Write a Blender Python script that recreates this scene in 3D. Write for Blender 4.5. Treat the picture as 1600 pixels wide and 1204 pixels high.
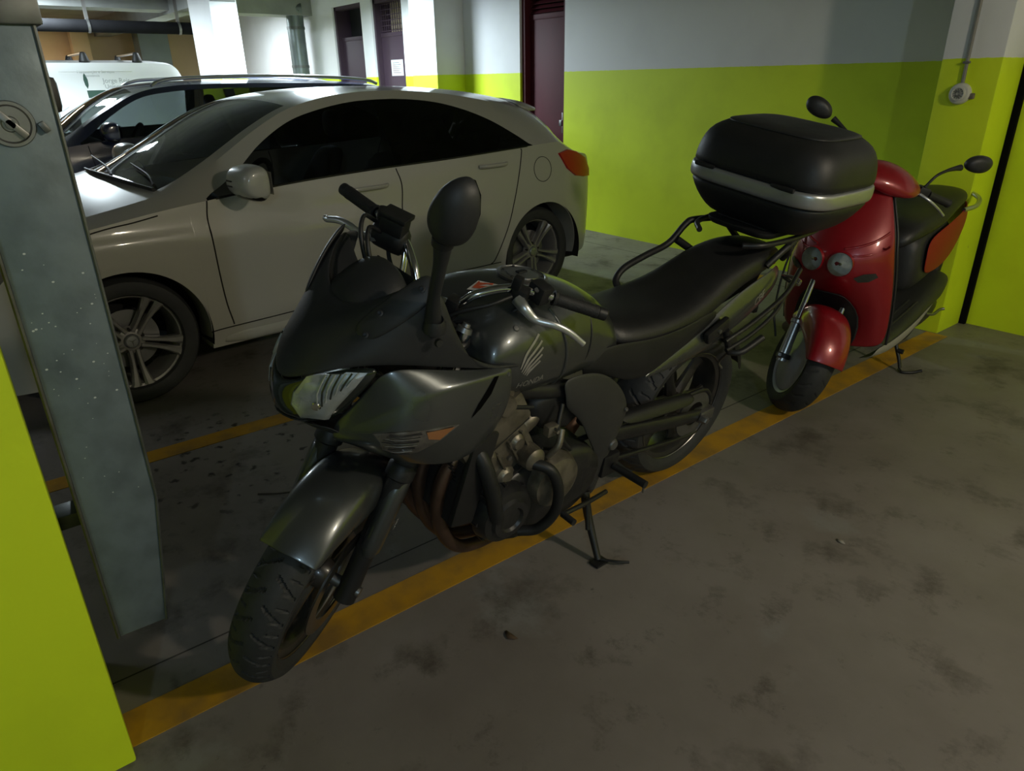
import bpy, bmesh, math, random
from math import sin, cos, pi, sqrt, radians
from mathutils import Vector, Matrix
from mathutils.bvhtree import BVHTree

random.seed(7)
for o in list(bpy.data.objects):
    bpy.data.objects.remove(o, do_unlink=True)
SC = bpy.context.scene
COL = SC.collection

# ------------------------------------------------------------------ camera
cam_d = bpy.data.cameras.new('camera')
cam_d.sensor_width = 36.0
cam_d.lens = 36.0 * 1086.5 / 1600.0
cam_d.clip_start = 0.05
cam = bpy.data.objects.new('camera', cam_d)
COL.objects.link(cam)
CAM_H = 1.4533
_pitch, _roll, _az = 0.41389, -0.01738, radians(52.34)
_fw = Vector((0, cos(_pitch), -sin(_pitch)))
_up = Vector((0, sin(_pitch), cos(_pitch)))
_rt = Vector((1, 0, 0))
_r2 = _rt * cos(_roll) + _up * sin(_roll)
_u2 = _up * cos(_roll) - _rt * sin(_roll)
_yaw = Matrix.Rotation(_az, 3, 'Z')
_m = Matrix((_yaw @ _r2, _yaw @ _u2, -(_yaw @ _fw))).transposed()
cam.matrix_world = Matrix.Translation((0, 0, CAM_H)) @ _m.to_4x4()
SC.camera = cam

# ------------------------------------------------------------------ world, exposure
w = bpy.data.worlds.new('garage_air')
SC.world = w
w.use_nodes = True
w.node_tree.nodes['Background'].inputs[0].default_value = (0.30, 0.32, 0.33, 1)
w.node_tree.nodes['Background'].inputs[1].default_value = 0.02
SC.view_settings.view_transform = 'Standard'
SC.view_settings.look = 'None'
SC.view_settings.gamma = 1.0
SC.view_settings.use_curve_mapping = False
SC.view_settings.exposure = 0.0
CEIL = 2.65

# ------------------------------------------------------------------ ceiling lamps (light objects; their fixtures are built further down)
LAMPS = [
    # x, y, length along x, along y (0 = round globe lamp), watts, colour, spread, label
    (1.9, 2.2, 0, 0, 130, (1.0, 0.88, 0.68), 180, 'round white globe lamp on the ceiling over the open floor'),
    (-8.4, 3.55, 0.9, 0.2, 230, (0.78, 0.92, 1.0), 172, 'white ceiling batten lamp before the concrete pillar on the door wall'),
    (-10.6, 1.2, 1.2, 0.2, 240, (0.80, 0.93, 1.0), 180, 'white ceiling batten lamp between the blue estate and the van'),
    (-12.8, 3.9, 1.2, 0.2, 85, (0.84, 0.94, 1.0), 180, 'added white ceiling batten lamp behind the white blade pillar, brightening the wall'),  # added lamp, brightens the wall right of the blade pillar
    (-16.2, 1.0, 0.2, 1.2, 40, (1.0, 0.80, 0.55), 180, 'white ceiling batten lamp by the beige wall'),
    (3.2, -1.8, 0, 0, 95, (0.62, 0.84, 1.0), 180, 'round white globe lamp on the ceiling over the driveway'),
    (-4.4, -2.4, 1.2, 0.2, 18, (0.85, 0.92, 1.0), 150, 'added white ceiling fill lamp over the driveway before the hatchback'),  # added fill lamp, lifts the dark floor left of the motorcycle
]
for (lx, ly, sx, sy, watt, colr, spread, where) in LAMPS:
    ld = bpy.data.lights.new('ceiling_light', 'AREA' if sx else 'POINT')
    if sx:
        ld.shape = 'RECTANGLE'
        ld.size, ld.size_y = sx, sy
        ld.spread = radians(spread)
    else:
        ld.shadow_soft_size = 0.09
    ld.energy = watt
    ld.color = colr
    lo = bpy.data.objects.new('ceiling_light', ld)
    lo.location = (lx, ly, CEIL - (0.115 if sx else 0.22))
    COL.objects.link(lo)

# ------------------------------------------------------------------ helpers
def new_empty(name, loc=(0, 0, 0), rot=(0, 0, 0)):
    o = bpy.data.objects.new(name, None)
    o.location = loc
    o.rotation_euler = rot
    o.empty_display_size = 0.1
    COL.objects.link(o)
    return o

def tag(o, label=None, cat=None, group=None, kind=None):
    if label: o['label'] = label
    if cat: o['category'] = cat
    if group: o['group'] = group
    if kind: o['kind'] = kind
    return o

def mk(name, verts, faces, mat, parent=None, T=None, ang=40, sub=0, solid=0, bev=0, fix=True):
    vs = [Vector(v) for v in verts]
    if T: vs = [T(v) for v in vs]
    me = bpy.data.meshes.new(name)
    me.from_pydata([tuple(v) for v in vs], [], faces)
    if fix or bev:
        bm = bmesh.new(); bm.from_mesh(me)
        if fix:
            bmesh.ops.remove_doubles(bm, verts=bm.verts, dist=1e-5)
            bmesh.ops.recalc_face_normals(bm, faces=bm.faces)
        if bev:
            es = [e for e in bm.edges if len(e.link_faces) == 2 and e.calc_face_angle(0) > 0.5]
            bmesh.ops.bevel(bm, geom=es, offset=bev, segments=2, profile=0.6, affect='EDGES', clamp_overlap=True)
        bm.to_mesh(me); bm.free()
    if ang:
        me.shade_smooth()
        if not sub: me.set_sharp_from_angle(angle=radians(ang))
    if mat: me.materials.append(mat)
    o = bpy.data.objects.new(name, me)
    COL.objects.link(o)
    if parent: o.parent = parent
    if solid:
        s = o.modifiers.new('solid', 'SOLIDIFY'); s.thickness = solid; s.offset = -1
    if sub:
        s = o.modifiers.new('sub', 'SUBSURF'); s.levels = sub; s.render_levels = sub; s.boundary_smooth = 'PRESERVE_CORNERS'
    return o

def join_geo(parts):
    V, F = [], []
    for v, f in parts:
        b = len(V)
        V += list(v); F += [tuple(i + b for i in q) for q in f]
    return V, F

def g_box(c, s, rot=None):
    V = []
    for dx in (-.5, .5):
        for dy in (-.5, .5):
            for dz in (-.5, .5):
                p = Vector((dx * s[0], dy * s[1], dz * s[2]))
                if rot is not None: p = rot @ p
                V.append(p + Vector(c))
    F = [(0, 1, 3, 2), (4, 6, 7, 5), (0, 4, 5, 1), (2, 3, 7, 6), (0, 2, 6, 4), (1, 5, 7, 3)]
    return V, F

def box(name, c, s, mat, parent=None, bev=0.0, rot=None, T=None, ang=40):
    V, F = g_box(c, s, rot)
    return mk(name, V, F, mat, parent, T, ang=ang, bev=bev)

def bx(name, x0, x1, y0, y1, z0, z1, mat, parent=None, bev=0.0):
    return box(name, ((x0 + x1) / 2, (y0 + y1) / 2, (z0 + z1) / 2), (x1 - x0, y1 - y0, z1 - z0), mat, parent, bev)

def RY(a): return Matrix.Rotation(a, 3, 'Y')
def RX(a): return Matrix.Rotation(a, 3, 'X')
def RZ(a): return Matrix.Rotation(a, 3, 'Z')

def cat(pts, k=6):
    P = [Vector(p) for p in pts]
    if len(P) < 3: return P
    out = []
    for i in range(len(P) - 1):
        p0 = P[i - 1] if i else P[0] * 2 - P[1]
        p1, p2 = P[i], P[i + 1]
        p3 = P[i + 2] if i + 2 < len(P) else P[-1] * 2 - P[-2]
        for j in range(k):
            t = j / k
            out.append(0.5 * ((2 * p1) + (p2 - p0) * t + (2 * p0 - 5 * p1 + 4 * p2 - p3) * t * t + (3 * p1 - p0 - 3 * p2 + p3) * t ** 3))
    out.append(P[-1])
    return out

def g_tube(pts, r, n=10, k=6, flat=1.0):
    P = cat(pts, k) if k else [Vector(p) for p in pts]
    m = len(P)
    if isinstance(r, (int, float)): rad = [r] * m
    else:
        rad = []
        for i in range(m):
            t = i / (m - 1) * (len(r) - 1); a = min(int(t), len(r) - 2)
            rad.append(r[a] + (r[a + 1] - r[a]) * (t - a))
    V, F = [], []
    d0 = (P[1] - P[0]).normalized()
    nrm = d0.orthogonal().normalized()
    for i in range(m):
        d = (P[min(i + 1, m - 1)] - P[max(i - 1, 0)]).normalized()
        nrm = (nrm - d * nrm.dot(d)).normalized()
        b = d.cross(nrm)
        for j in range(n):
            a = 2 * pi * j / n
            V.append(P[i] + (nrm * cos(a) + b * sin(a) * flat) * rad[i])
    for i in range(m - 1):
        for j in range(n):
            F.append((i * n + j, i * n + (j + 1) % n, (i + 1) * n + (j + 1) % n, (i + 1) * n + j))
    F.append(tuple(range(n - 1, -1, -1))); F.append(tuple((m - 1) * n + j for j in range(n)))
    return V, F

def tube(name, pts, r, mat, parent=None, n=10, k=6, T=None, flat=1.0):
    V, F = g_tube(pts, r, n, k, flat)
    return mk(name, V, F, mat, parent, T, ang=50)

def frame_of(axis):
    a = Vector(axis).normalized()
    u = a.orthogonal().normalized() if abs(a.y) < 0.99 else Vector((1, 0, 0))
    v = a.cross(u)
    return a, u, v

def g_lathe(prof, org, axis, n=48, closed=False):
    a, u, v = frame_of(axis)
    org = Vector(org)
    V, F = [], []
    m = len(prof)
    for i in range(n):
        t = 2 * pi * i / n
        e = u * cos(t) + v * sin(t)
        for (r, h) in prof: V.append(org + a * h + e * r)
    for i in range(n):
        j = (i + 1) % n
        for k in range(m - 1 if not closed else m):
            k2 = (k + 1) % m
            F.append((i * m + k, j * m + k, j * m + k2, i * m + k2))
    return V, F

def lathe(name, prof, org, axis, mat, parent=None, n=48, closed=False, T=None, ang=40):
    V, F = g_lathe(prof, org, axis, n, closed)
    return mk(name, V, F, mat, parent, T, ang=ang)

def g_grid(rows, close_u=False):
    V, F = [], []
    n = len(rows[0])
    for r in rows: V += [Vector(p) for p in r]
    for i in range(len(rows) - 1):
        for j in range(n if close_u else n - 1):
            j2 = (j + 1) % n
            F.append((i * n + j, i * n + j2, (i + 1) * n + j2, (i + 1) * n + j))
    return V, F

def net(name, rows, mat, parent=None, sub=2, solid=0.004, T=None, mirror=False, crease=()):
    """control net -> smooth shell; mirror joins the y<0 half onto row centre; crease: sharp columns"""
    if mirror:
        rows = [[(p[0], -p[1], p[2]) for p in r[:0:-1]] + list(r) for r in rows]
    V, F = g_grid(rows)
    o = mk(name, V, F, mat, parent, T, ang=60, sub=sub, solid=solid)
    if crease:
        n = len(rows[0]); me = o.data
        at = me.attributes.new('crease_edge', 'FLOAT', 'EDGE')
        for e in me.edges:
            a, b = e.vertices
            if a % n == b % n and a % n in crease: at.data[e.index].value = 0.75
    return o

def flip(rows): return [[(p[0], -p[1], p[2]) for p in r] for r in rows]

def rings(name, rs, mat, parent=None, sub=2, T=None, caps=True):
    V, F = g_grid(rs, True)
    n = len(rs[0])
    if caps:
        F.append(tuple(range(n - 1, -1, -1))); F.append(tuple((len(rs) - 1) * n + j for j in range(n)))
    return mk(name, V, F, mat, parent, T, ang=60, sub=sub)

def half_ring(x, half, low=None):
    """half: (y,z) from top centre to bottom side -> closed symmetric ring in the plane x"""
    L = [(x, y, z) for y, z in half]
    if low is not None: L.append((x, 0, low))
    R = [(x, -y, z) for y, z in half[::-1] if y > 1e-6]
    return L + R

def plate(name, outline, fn, t, mat, parent=None, bev=0.0, T=None):
    """outline (a,b) extruded from 0 to t through fn(a,b,t)"""
    n = len(outline)
    V = [fn(a, b, 0) for a, b in outline] + [fn(a, b, t) for a, b in outline]
    F = [tuple(range(n - 1, -1, -1)), tuple(range(n, 2 * n))] + [(i, (i + 1) % n, n + (i + 1) % n, n + i) for i in range(n)]
    return mk(name, V, F, mat, parent, T, ang=40, bev=bev)

def rrect(w, h, r, k=4):
    out = []
    for cx, cy, a0 in ((w / 2 - r, h / 2 - r, 0), (-w / 2 + r, h / 2 - r, pi / 2), (-w / 2 + r, -h / 2 + r, pi), (w / 2 - r, -h / 2 + r, 1.5 * pi)):
        for i in range(k + 1):
            a = a0 + i * pi / 2 / k
            out.append((cx + r * cos(a), cy + r * sin(a)))
    return out

def lerp_tab(tab, x, smooth=True):
    if x >= tab[0][0]: return tab[0][1]
    if x <= tab[-1][0]: return tab[-1][1]
    n = len(tab)
    for i in range(n - 1):
        if tab[i][0] >= x >= tab[i + 1][0]:
            x1, y1 = tab[i]; x2, y2 = tab[i + 1]
            h = x2 - x1
            if abs(h) < 1e-9: return y1
            t = (x - x1) / h
            if not smooth: return y1 + (y2 - y1) * t
            d = (y2 - y1) / h
            m1 = d if i == 0 else 0.5 * (d + (y1 - tab[i - 1][1]) / (x1 - tab[i - 1][0]))
            m2 = d if i == n - 2 else 0.5 * (d + (tab[i + 2][1] - y2) / (tab[i + 2][0] - x2))
            lim = 3 * abs(d)
            m1 = max(-lim, min(lim, m1)) if m1 * d > 0 else 0
            m2 = max(-lim, min(lim, m2)) if m2 * d > 0 else 0
            return (2 * t ** 3 - 3 * t * t + 1) * y1 + (t ** 3 - 2 * t * t + t) * h * m1 + (-2 * t ** 3 + 3 * t * t) * y2 + (t ** 3 - t * t) * h * m2

def text_geo(s, size):
    cu = bpy.data.curves.new('lettering', 'FONT'); cu.body = s; cu.size = size
    cu.align_x = 'CENTER'; cu.align_y = 'CENTER'; cu.resolution_u = 3
    o = bpy.data.objects.new('lettering', cu); COL.objects.link(o)
    bpy.context.view_layer.update()
    me = bpy.data.meshes.new_from_object(o.evaluated_get(bpy.context.evaluated_depsgraph_get()))
    V = [v.co.copy() for v in me.vertices]; F = [tuple(p.vertices) for p in me.polygons]
    bpy.data.objects.remove(o, do_unlink=True); bpy.data.curves.remove(cu); bpy.data.meshes.remove(me)
    return V, F

def bvh_of(o):
    bpy.context.view_layer.update()
    dg = bpy.context.evaluated_depsgraph_get()
    return BVHTree.FromObject(o, dg)

def stick(V, org, U, W, ray, bvh, off=0.0012):
    """drape flat (u,v) points onto a surface: shoot along ray from org + u*U + v*W"""
    out = []
    last = None
    for v in V:
        p = Vector(org) + Vector(U) * v[0] + Vector(W) * v[1]
        h = bvh.ray_cast(p, Vector(ray))
        if h[0] is None:
            out.append(last if last else p); continue
        nn = h[1] if h[1].dot(Vector(ray)) < 0 else -h[1]
        last = h[0] + nn * off
        out.append(last)
    return out

# ------------------------------------------------------------------ materials
def mat(name, col, rough=0.5, metal=0.0, coat=0.0, spec=0.5, noise=None, bump=None, trans=0.0, emit=None, rvar=0.0):
    m = bpy.data.materials.new(name); m.use_nodes = True
    nt = m.node_tree; b = nt.nodes['Principled BSDF']
    b.inputs['Base Color'].default_value = (*col, 1)
    b.inputs['Roughness'].default_value = rough
    b.inputs['Metallic'].default_value = metal
    b.inputs['Coat Weight'].default_value = coat
    b.inputs['Coat Roughness'].default_value = 0.08
    b.inputs['Specular IOR Level'].default_value = spec
    b.inputs['Transmission Weight'].default_value = trans
    if emit:
        b.inputs['Emission Color'].default_value = (*emit[0], 1); b.inputs['Emission Strength'].default_value = emit[1]
    tc = nt.nodes.new('ShaderNodeTexCoord')
    if noise:
        sc, amt, col2 = noise
        n = nt.nodes.new('ShaderNodeTexNoise'); n.inputs['Scale'].default_value = sc; n.inputs['Detail'].default_value = 6
        nt.links.new(tc.outputs['Object'], n.inputs['Vector'])
        r = nt.nodes.new('ShaderNodeMapRange'); r.inputs[1].default_value = 0.42; r.inputs[2].default_value = 0.68; r.inputs[4].default_value = amt
        nt.links.new(n.outputs['Fac'], r.inputs[0])
        mx = nt.nodes.new('ShaderNodeMix'); mx.data_type = 'RGBA'
        mx.inputs[6].default_value = (*col, 1); mx.inputs[7].default_value = (*col2, 1)
        nt.links.new(r.outputs[0], mx.inputs[0]); nt.links.new(mx.outputs[2], b.inputs['Base Color'])
    if bump:
        sc, st = bump
        n = nt.nodes.new('ShaderNodeTexNoise'); n.inputs['Scale'].default_value = sc; n.inputs['Detail'].default_value = 4
        nt.links.new(tc.outputs['Object'], n.inputs['Vector'])
        bp = nt.nodes.new('ShaderNodeBump'); bp.inputs['Strength'].default_value = st; bp.inputs['Distance'].default_value = 0.01
        nt.links.new(n.outputs['Fac'], bp.inputs['Height']); nt.links.new(bp.outputs['Normal'], b.inputs['Normal'])
    if rvar:
        n = nt.nodes.new('ShaderNodeTexNoise'); n.inputs['Scale'].default_value = 7; n.inputs['Detail'].default_value = 5
        nt.links.new(tc.outputs['Object'], n.inputs['Vector'])
        r = nt.nodes.new('ShaderNodeMapRange'); r.inputs[1].default_value = 0.3; r.inputs[2].default_value = 0.7
        r.inputs[3].default_value = max(0.02, rough - rvar); r.inputs[4].default_value = min(1, rough + rvar)
        nt.links.new(n.outputs['Fac'], r.inputs[0]); nt.links.new(r.outputs[0], b.inputs['Roughness'])
    return m

def glass(name, tint, opac, rough=0.02):
    """thin window glass: tinted see-through with a sharp reflection"""
    m = bpy.data.materials.new(name); m.use_nodes = True
    nt = m.node_tree; nt.nodes.clear()
    out = nt.nodes.new('ShaderNodeOutputMaterial')
    tr = nt.nodes.new('ShaderNodeBsdfTransparent'); tr.inputs[0].default_value = (*tint, 1)
    gl = nt.nodes.new('ShaderNodeBsdfGlossy'); gl.inputs[1].default_value = rough
    fr = nt.nodes.new('ShaderNodeFresnel'); fr.inputs[0].default_value = 1.5
    mx = nt.nodes.new('ShaderNodeMixShader')
    nt.links.new(fr.outputs[0], mx.inputs[0]); nt.links.new(tr.outputs[0], mx.inputs[1]); nt.links.new(gl.outputs[0], mx.inputs[2])
    nt.links.new(mx.outputs[0], out.inputs[0])
    return m
# ------------------------------------------------------------------ the garage
def two_tone(name, white, lime, zline=1.52):
    m = bpy.data.materials.new(name); m.use_nodes = True
    nt = m.node_tree; b = nt.nodes['Principled BSDF']; b.inputs['Roughness'].default_value = 0.55
    tc = nt.nodes.new('ShaderNodeTexCoord'); sp = nt.nodes.new('ShaderNodeSeparateXYZ')
    nt.links.new(tc.outputs['Object'], sp.inputs[0])
    nz = nt.nodes.new('ShaderNodeTexNoise'); nz.inputs['Scale'].default_value = 2.2; nz.inputs['Detail'].default_value = 7
    nt.links.new(tc.outputs['Object'], nz.inputs['Vector'])
    nf = nt.nodes.new('ShaderNodeTexNoise'); nf.inputs['Scale'].default_value = 30; nf.inputs['Detail'].default_value = 3
    nt.links.new(tc.outputs['Object'], nf.inputs['Vector'])
    ad = nt.nodes.new('ShaderNodeMath'); ad.operation = 'MULTIPLY_ADD'; ad.inputs[1].default_value = 0.008
    nt.links.new(nf.outputs['Fac'], ad.inputs[0]); nt.links.new(sp.outputs[2], ad.inputs[2])
    gt = nt.nodes.new('ShaderNodeMath'); gt.operation = 'GREATER_THAN'; gt.inputs[1].default_value = zline + 0.004
    nt.links.new(ad.outputs[0], gt.inputs[0])
    def soft(c, k):
        mx = nt.nodes.new('ShaderNodeMix'); mx.data_type = 'RGBA'
        mx.inputs[6].default_value = (*c, 1); mx.inputs[7].default_value = (c[0] * k, c[1] * k, c[2] * k, 1)
        r = nt.nodes.new('ShaderNodeMapRange'); r.inputs[1].default_value = 0.45; r.inputs[2].default_value = 0.75
        nt.links.new(nz.outputs['Fac'], r.inputs[0]); nt.links.new(r.outputs[0], mx.inputs[0])
        return mx
    a, c = soft(lime, 0.84), soft(white, 0.92)
    mx = nt.nodes.new('ShaderNodeMix'); mx.data_type = 'RGBA'
    nt.links.new(gt.outputs[0], mx.inputs[0]); nt.links.new(a.outputs[2], mx.inputs[6]); nt.links.new(c.outputs[2], mx.inputs[7])
    # scuffs: small dark marks
    vo = nt.nodes.new('ShaderNodeTexNoise'); vo.inputs['Scale'].default_value = 9; vo.inputs['Detail'].default_value = 9; vo.inputs['Roughness'].default_value = 0.7
    nt.links.new(tc.outputs['Object'], vo.inputs['Vector'])
    r2 = nt.nodes.new('ShaderNodeMapRange'); r2.inputs[1].default_value = 0.70; r2.inputs[2].default_value = 0.76; r2.inputs[4].default_value = 0.55
    nt.links.new(vo.outputs['Fac'], r2.inputs[0])
    m2 = nt.nodes.new('ShaderNodeMix'); m2.data_type = 'RGBA'; m2.inputs[7].default_value = (0.10, 0.11, 0.05, 1)
    nt.links.new(r2.outputs[0], m2.inputs[0]); nt.links.new(mx.outputs[2], m2.inputs[6])
    nt.links.new(m2.outputs[2], b.inputs['Base Color'])
    bp = nt.nodes.new('ShaderNodeBump'); bp.inputs['Strength'].default_value = 0.25; bp.inputs['Distance'].default_value = 0.01
    nt.links.new(nz.outputs['Fac'], bp.inputs['Height']); nt.links.new(bp.outputs['Normal'], b.inputs['Normal'])
    return m

WHITE, LIME = (0.80, 0.81, 0.82), (0.72, 0.90, 0.018)
M_WALL = two_tone('painted_wall_white_over_lime', WHITE, LIME)
M_PLAIN = mat('grey_white_wall_paint', (0.62, 0.63, 0.62), 0.7, noise=(2, 0.5, (0.5, 0.51, 0.5)), bump=(14, 0.2))
M_BEIGE = mat('beige_wall_paint', (0.62, 0.47, 0.30), 0.7, noise=(1.5, 0.4, (0.5, 0.37, 0.23)), bump=(14, 0.2))
M_CEIL = mat('grey_concrete_ceiling', (0.30, 0.31, 0.30), 0.8, noise=(2.5, 0.6, (0.2, 0.21, 0.2)), bump=(20, 0.3))
M_CONC = mat('bare_concrete', (0.40, 0.42, 0.43), 0.75, noise=(5, 0.7, (0.28, 0.30, 0.31)), bump=(20, 0.5))

def floor_material():
    m = bpy.data.materials.new('stained_concrete_floor'); m.use_nodes = True
    nt = m.node_tree; b = nt.nodes['Principled BSDF']
    tc = nt.nodes.new('ShaderNodeTexCoord')
    def nz(sc, det=8, rg=0.6):
        n = nt.nodes.new('ShaderNodeTexNoise'); n.inputs['Scale'].default_value = sc; n.inputs['Detail'].default_value = det; n.inputs['Roughness'].default_value = rg
        nt.links.new(tc.outputs['Object'], n.inputs['Vector']); return n
    def rng(src, a, bb, c=0.0, d=1.0):
        r = nt.nodes.new('ShaderNodeMapRange'); r.inputs[1].default_value = a; r.inputs[2].default_value = bb; r.inputs[3].default_value = c; r.inputs[4].default_value = d
        nt.links.new(src, r.inputs[0]); return r
    def mix(f, a, c2):
        x = nt.nodes.new('ShaderNodeMix'); x.data_type = 'RGBA'
        nt.links.new(f, x.inputs[0])
        if isinstance(a, tuple): x.inputs[6].default_value = (*a, 1)
        else: nt.links.new(a, x.inputs[6])
        x.inputs[7].default_value = (*c2, 1)
        return x.outputs[2]
    n1, n2, n3, n4 = nz(0.9), nz(3.2, 9, 0.65), nz(11, 9, 0.7), nz(1.7, 9, 0.62)
    c = mix(rng(n1.outputs['Fac'], 0.38, 0.66).outputs[0], (0.238, 0.217, 0.200), (0.158, 0.139, 0.122))
    c = mix(rng(n2.outputs['Fac'], 0.54, 0.68, 0, 0.75).outputs[0], c, (0.066, 0.054, 0.042))
    c = mix(rng(n4.outputs['Fac'], 0.60, 0.66, 0, 0.6).outputs[0], c, (0.235, 0.235, 0.225))
    c = mix(rng(n3.outputs['Fac'], 0.66, 0.72, 0, 0.75).outputs[0], c, (0.035, 0.03, 0.025))
    n5 = nz(6.5, 9, 0.75)
    c = mix(rng(n5.outputs['Fac'], 0.56, 0.68, 0, 0.6).outputs[0], c, (0.055, 0.045, 0.035))
    # oil drips: ragged dark spots gathered in one patch, a few elsewhere
    dn = nz(16, 4); va = nt.nodes.new('ShaderNodeVectorMath'); va.operation = 'MULTIPLY_ADD'; va.inputs[1].default_value = (.09, .09, .09)
    nt.links.new(dn.outputs['Color'], va.inputs[0]); nt.links.new(tc.outputs['Object'], va.inputs[2])
    vo = nt.nodes.new('ShaderNodeTexVoronoi'); vo.inputs['Scale'].default_value = 15.0
    nt.links.new(va.outputs[0], vo.inputs['Vector'])
    sp = rng(vo.outputs['Distance'], 0.16, 0.30, 1, 0)
    ds = nt.nodes.new('ShaderNodeVectorMath'); ds.operation = 'DISTANCE'; ds.inputs[1].default_value = (-2.80, 0.62, 0)
    nt.links.new(tc.outputs['Object'], ds.inputs[0])
    g1 = rng(ds.outputs['Value'], 0.32, 0.62, 1, 0)
    mu = nt.nodes.new('ShaderNodeMath'); mu.operation = 'MULTIPLY'
    nt.links.new(sp.outputs[0], mu.inputs[0]); nt.links.new(g1.outputs[0], mu.inputs[1])
    c = mix(mu.outputs[0], c, (0.022, 0.02, 0.018))
    fn = nz(38, 5, 0.7)
    c = mix(rng(fn.outputs['Fac'], 0.70, 0.76, 0, 0.8).outputs[0], c, (0.03, 0.026, 0.022))
    nt.links.new(c, b.inputs['Base Color'])
    nt.links.new(rng(n2.outputs['Fac'], 0.3, 0.7, 0.42, 0.68).outputs[0], b.inputs['Roughness'])
    bp = nt.nodes.new('ShaderNodeBump'); bp.inputs['Strength'].default_value = 0.22; bp.inputs['Distance'].default_value = 0.01
    nt.links.new(n3.outputs['Fac'], bp.inputs['Height']); nt.links.new(bp.outputs['Normal'], b.inputs['Normal'])
    return m
M_FLOOR = floor_material()
M_YPAINT = mat('worn_yellow_road_paint', (0.50, 0.26, 0.012), 0.6, noise=(7, 0.75, (0.22, 0.13, 0.04)), bump=(30, 0.3))
M_JOINT = mat('dark_floor_joint', (0.04, 0.037, 0.033), 0.8, noise=(20, .5, (.08, .07, .06)))

XW, XE, YN, YS = -17.5, 7.0, 5.13, -8.0
tag(bx('floor', XW - .2, XE + .2, YS - .2, YN + .6, -0.2, 0, M_FLOOR), 'stained grey concrete garage floor', kind='structure')
tag(bx('ceiling', XW - .2, XE + .2, YS - .2, YN + .6, CEIL, CEIL + 0.2, M_CEIL), 'grey concrete garage ceiling', kind='structure')

DOORS = [(-10.88, -9.97), (-9.66, -8.84), (-6.41, -5.70)]
DTOP = 2.48
segs = []
xs = [XW] + [v for d in DOORS for v in d] + [-1.2]
for i in range(0, len(xs), 2):
    segs.append(g_box(((xs[i] + xs[i + 1]) / 2, YN + 0.15, CEIL / 2), (xs[i + 1] - xs[i], 0.3, CEIL)))
for d in DOORS:
    segs.append(g_box(((d[0] + d[1]) / 2, YN + 0.15, (DTOP + CEIL) / 2), (d[1] - d[0], 0.3, CEIL - DTOP)))
V, F = join_geo(segs)
tag(mk('wall_back', V, F, M_WALL, ang=0), 'long wall painted white above lime yellow, with dark red doors', kind='structure')
# right-hand wall, a little proud of the back wall, behind the scooter's column
tag(bx('wall_right', -1.538, XE, 4.82, YN + 0.3, 0, CEIL, M_WALL), 'lime and white wall panel beside the dark vertical gap', kind='structure')
tag(bx('wall_left', XW - .2, XW, YS, YN, 0, CEIL, M_BEIGE), 'beige wall at the far end of the garage', kind='structure')
tag(bx('wall_front', XW, XE, YS - .2, YS, 0, CEIL, M_WALL), 'white over lime wall on the driveway side', kind='structure')
tag(bx('wall_end', XE, XE + .2, YS, 4.82, 0, CEIL, M_WALL), 'white over lime wall at the near end', kind='structure')

def pillar(x0, x1, y0, y1, label, m=M_WALL):
    return tag(bx('pillar', x0, x1, y0, y1, 0, CEIL, m, bev=0.006), label, kind='structure')
pillar(-1.87, -1.57, 4.48, 4.785, 'lime and white square pillar behind the red scooter, with a round white sounder on it')
pillar(-1.85, -1.46, -0.42, -0.008, 'lime pillar next to the galvanised duct')
pillar(-8.00, -7.45, 4.74, YN, 'bare and white concrete pillar standing proud of the door wall')
pillar(-10.6, -9.72, 3.0, 3.33, 'white blade pillar behind the dark blue car')
M_GREYP = mat('grey_painted_pillar', (0.17, 0.20, 0.21), 0.6, noise=(4, 0.4, (0.13, 0.15, 0.16)))
pillar(-16.9, -16.4, 3.60, 4.15, 'grey pillar in front of the beige wall behind the van', M_GREYP)
pillar(-17.45, -17.1, 2.55, 2.85, 'beige half pillar on the beige wall behind the van', M_BEIGE)
# ceiling beams
for i, (x0, x1, y0, y1, z) in enumerate([(-12.1, -11.6, YS, YN, 2.42), (-17.4, -9.7, 3.02, 3.31, 2.38), (-9.7, -1.6, 0.6, 0.9, 2.45)]):
    tag(bx('trim_%d' % (i + 1), x0, x1, y0, y1, z, CEIL, M_CEIL), 'grey concrete ceiling beam', kind='structure')

M_GAPB = mat('painted_recess_shade', (0.004, 0.004, 0.004), 0.9, spec=.1)  # black strip paints in the deep shade of the open recess
tag(bx('trim_4', -1.572, -1.538, 4.79, 4.83, 0, CEIL, M_GAPB), 'black strip painted as the shade in the recess between pillar and wall', kind='structure')
# bay lines
def line(x0, x1, y0, y1, label):
    return tag(bx('bay_line', x0, x1, y0, y1, 0.0, 0.0025, M_YPAINT), label, 'floor marking', 'yellow bay lines on the concrete')
line(-1.625, -1.505, -0.9, 4.47, 'yellow painted bay line running under both two-wheelers')
line(-3.07, -2.965, -0.9, YN - 0.25, 'yellow painted bay line between the motorcycle and the white hatchback')
def joint(x0, y0, x1, y1, wd, label):
    d = Vector((x1 - x0, y1 - y0, 0)); L = d.length; d.normalize(); nn = Vector((-d.y, d.x, 0)) * wd / 2
    P = [Vector((x0, y0, 0.0007)) + nn, Vector((x1, y1, 0.0007)) + nn, Vector((x1, y1, 0.0007)) - nn, Vector((x0, y0, 0.0007)) - nn]
    return tag(mk('floor_joint', P, [(0, 1, 2, 3)], M_JOINT, ang=0), label, kind='structure')
JOINTS = [(-2.02, 0.7, -2.0, YN, 'saw cut joint in the concrete under the motorcycle'), ]
joint(-1.75, -4, -1.75, YN, 0.006, 'saw cut joint in the concrete alongside the bay line')
joint(-6.5, 4.72, -1.9, 4.72, 0.008, 'saw cut joint in the concrete along the door wall')

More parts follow.
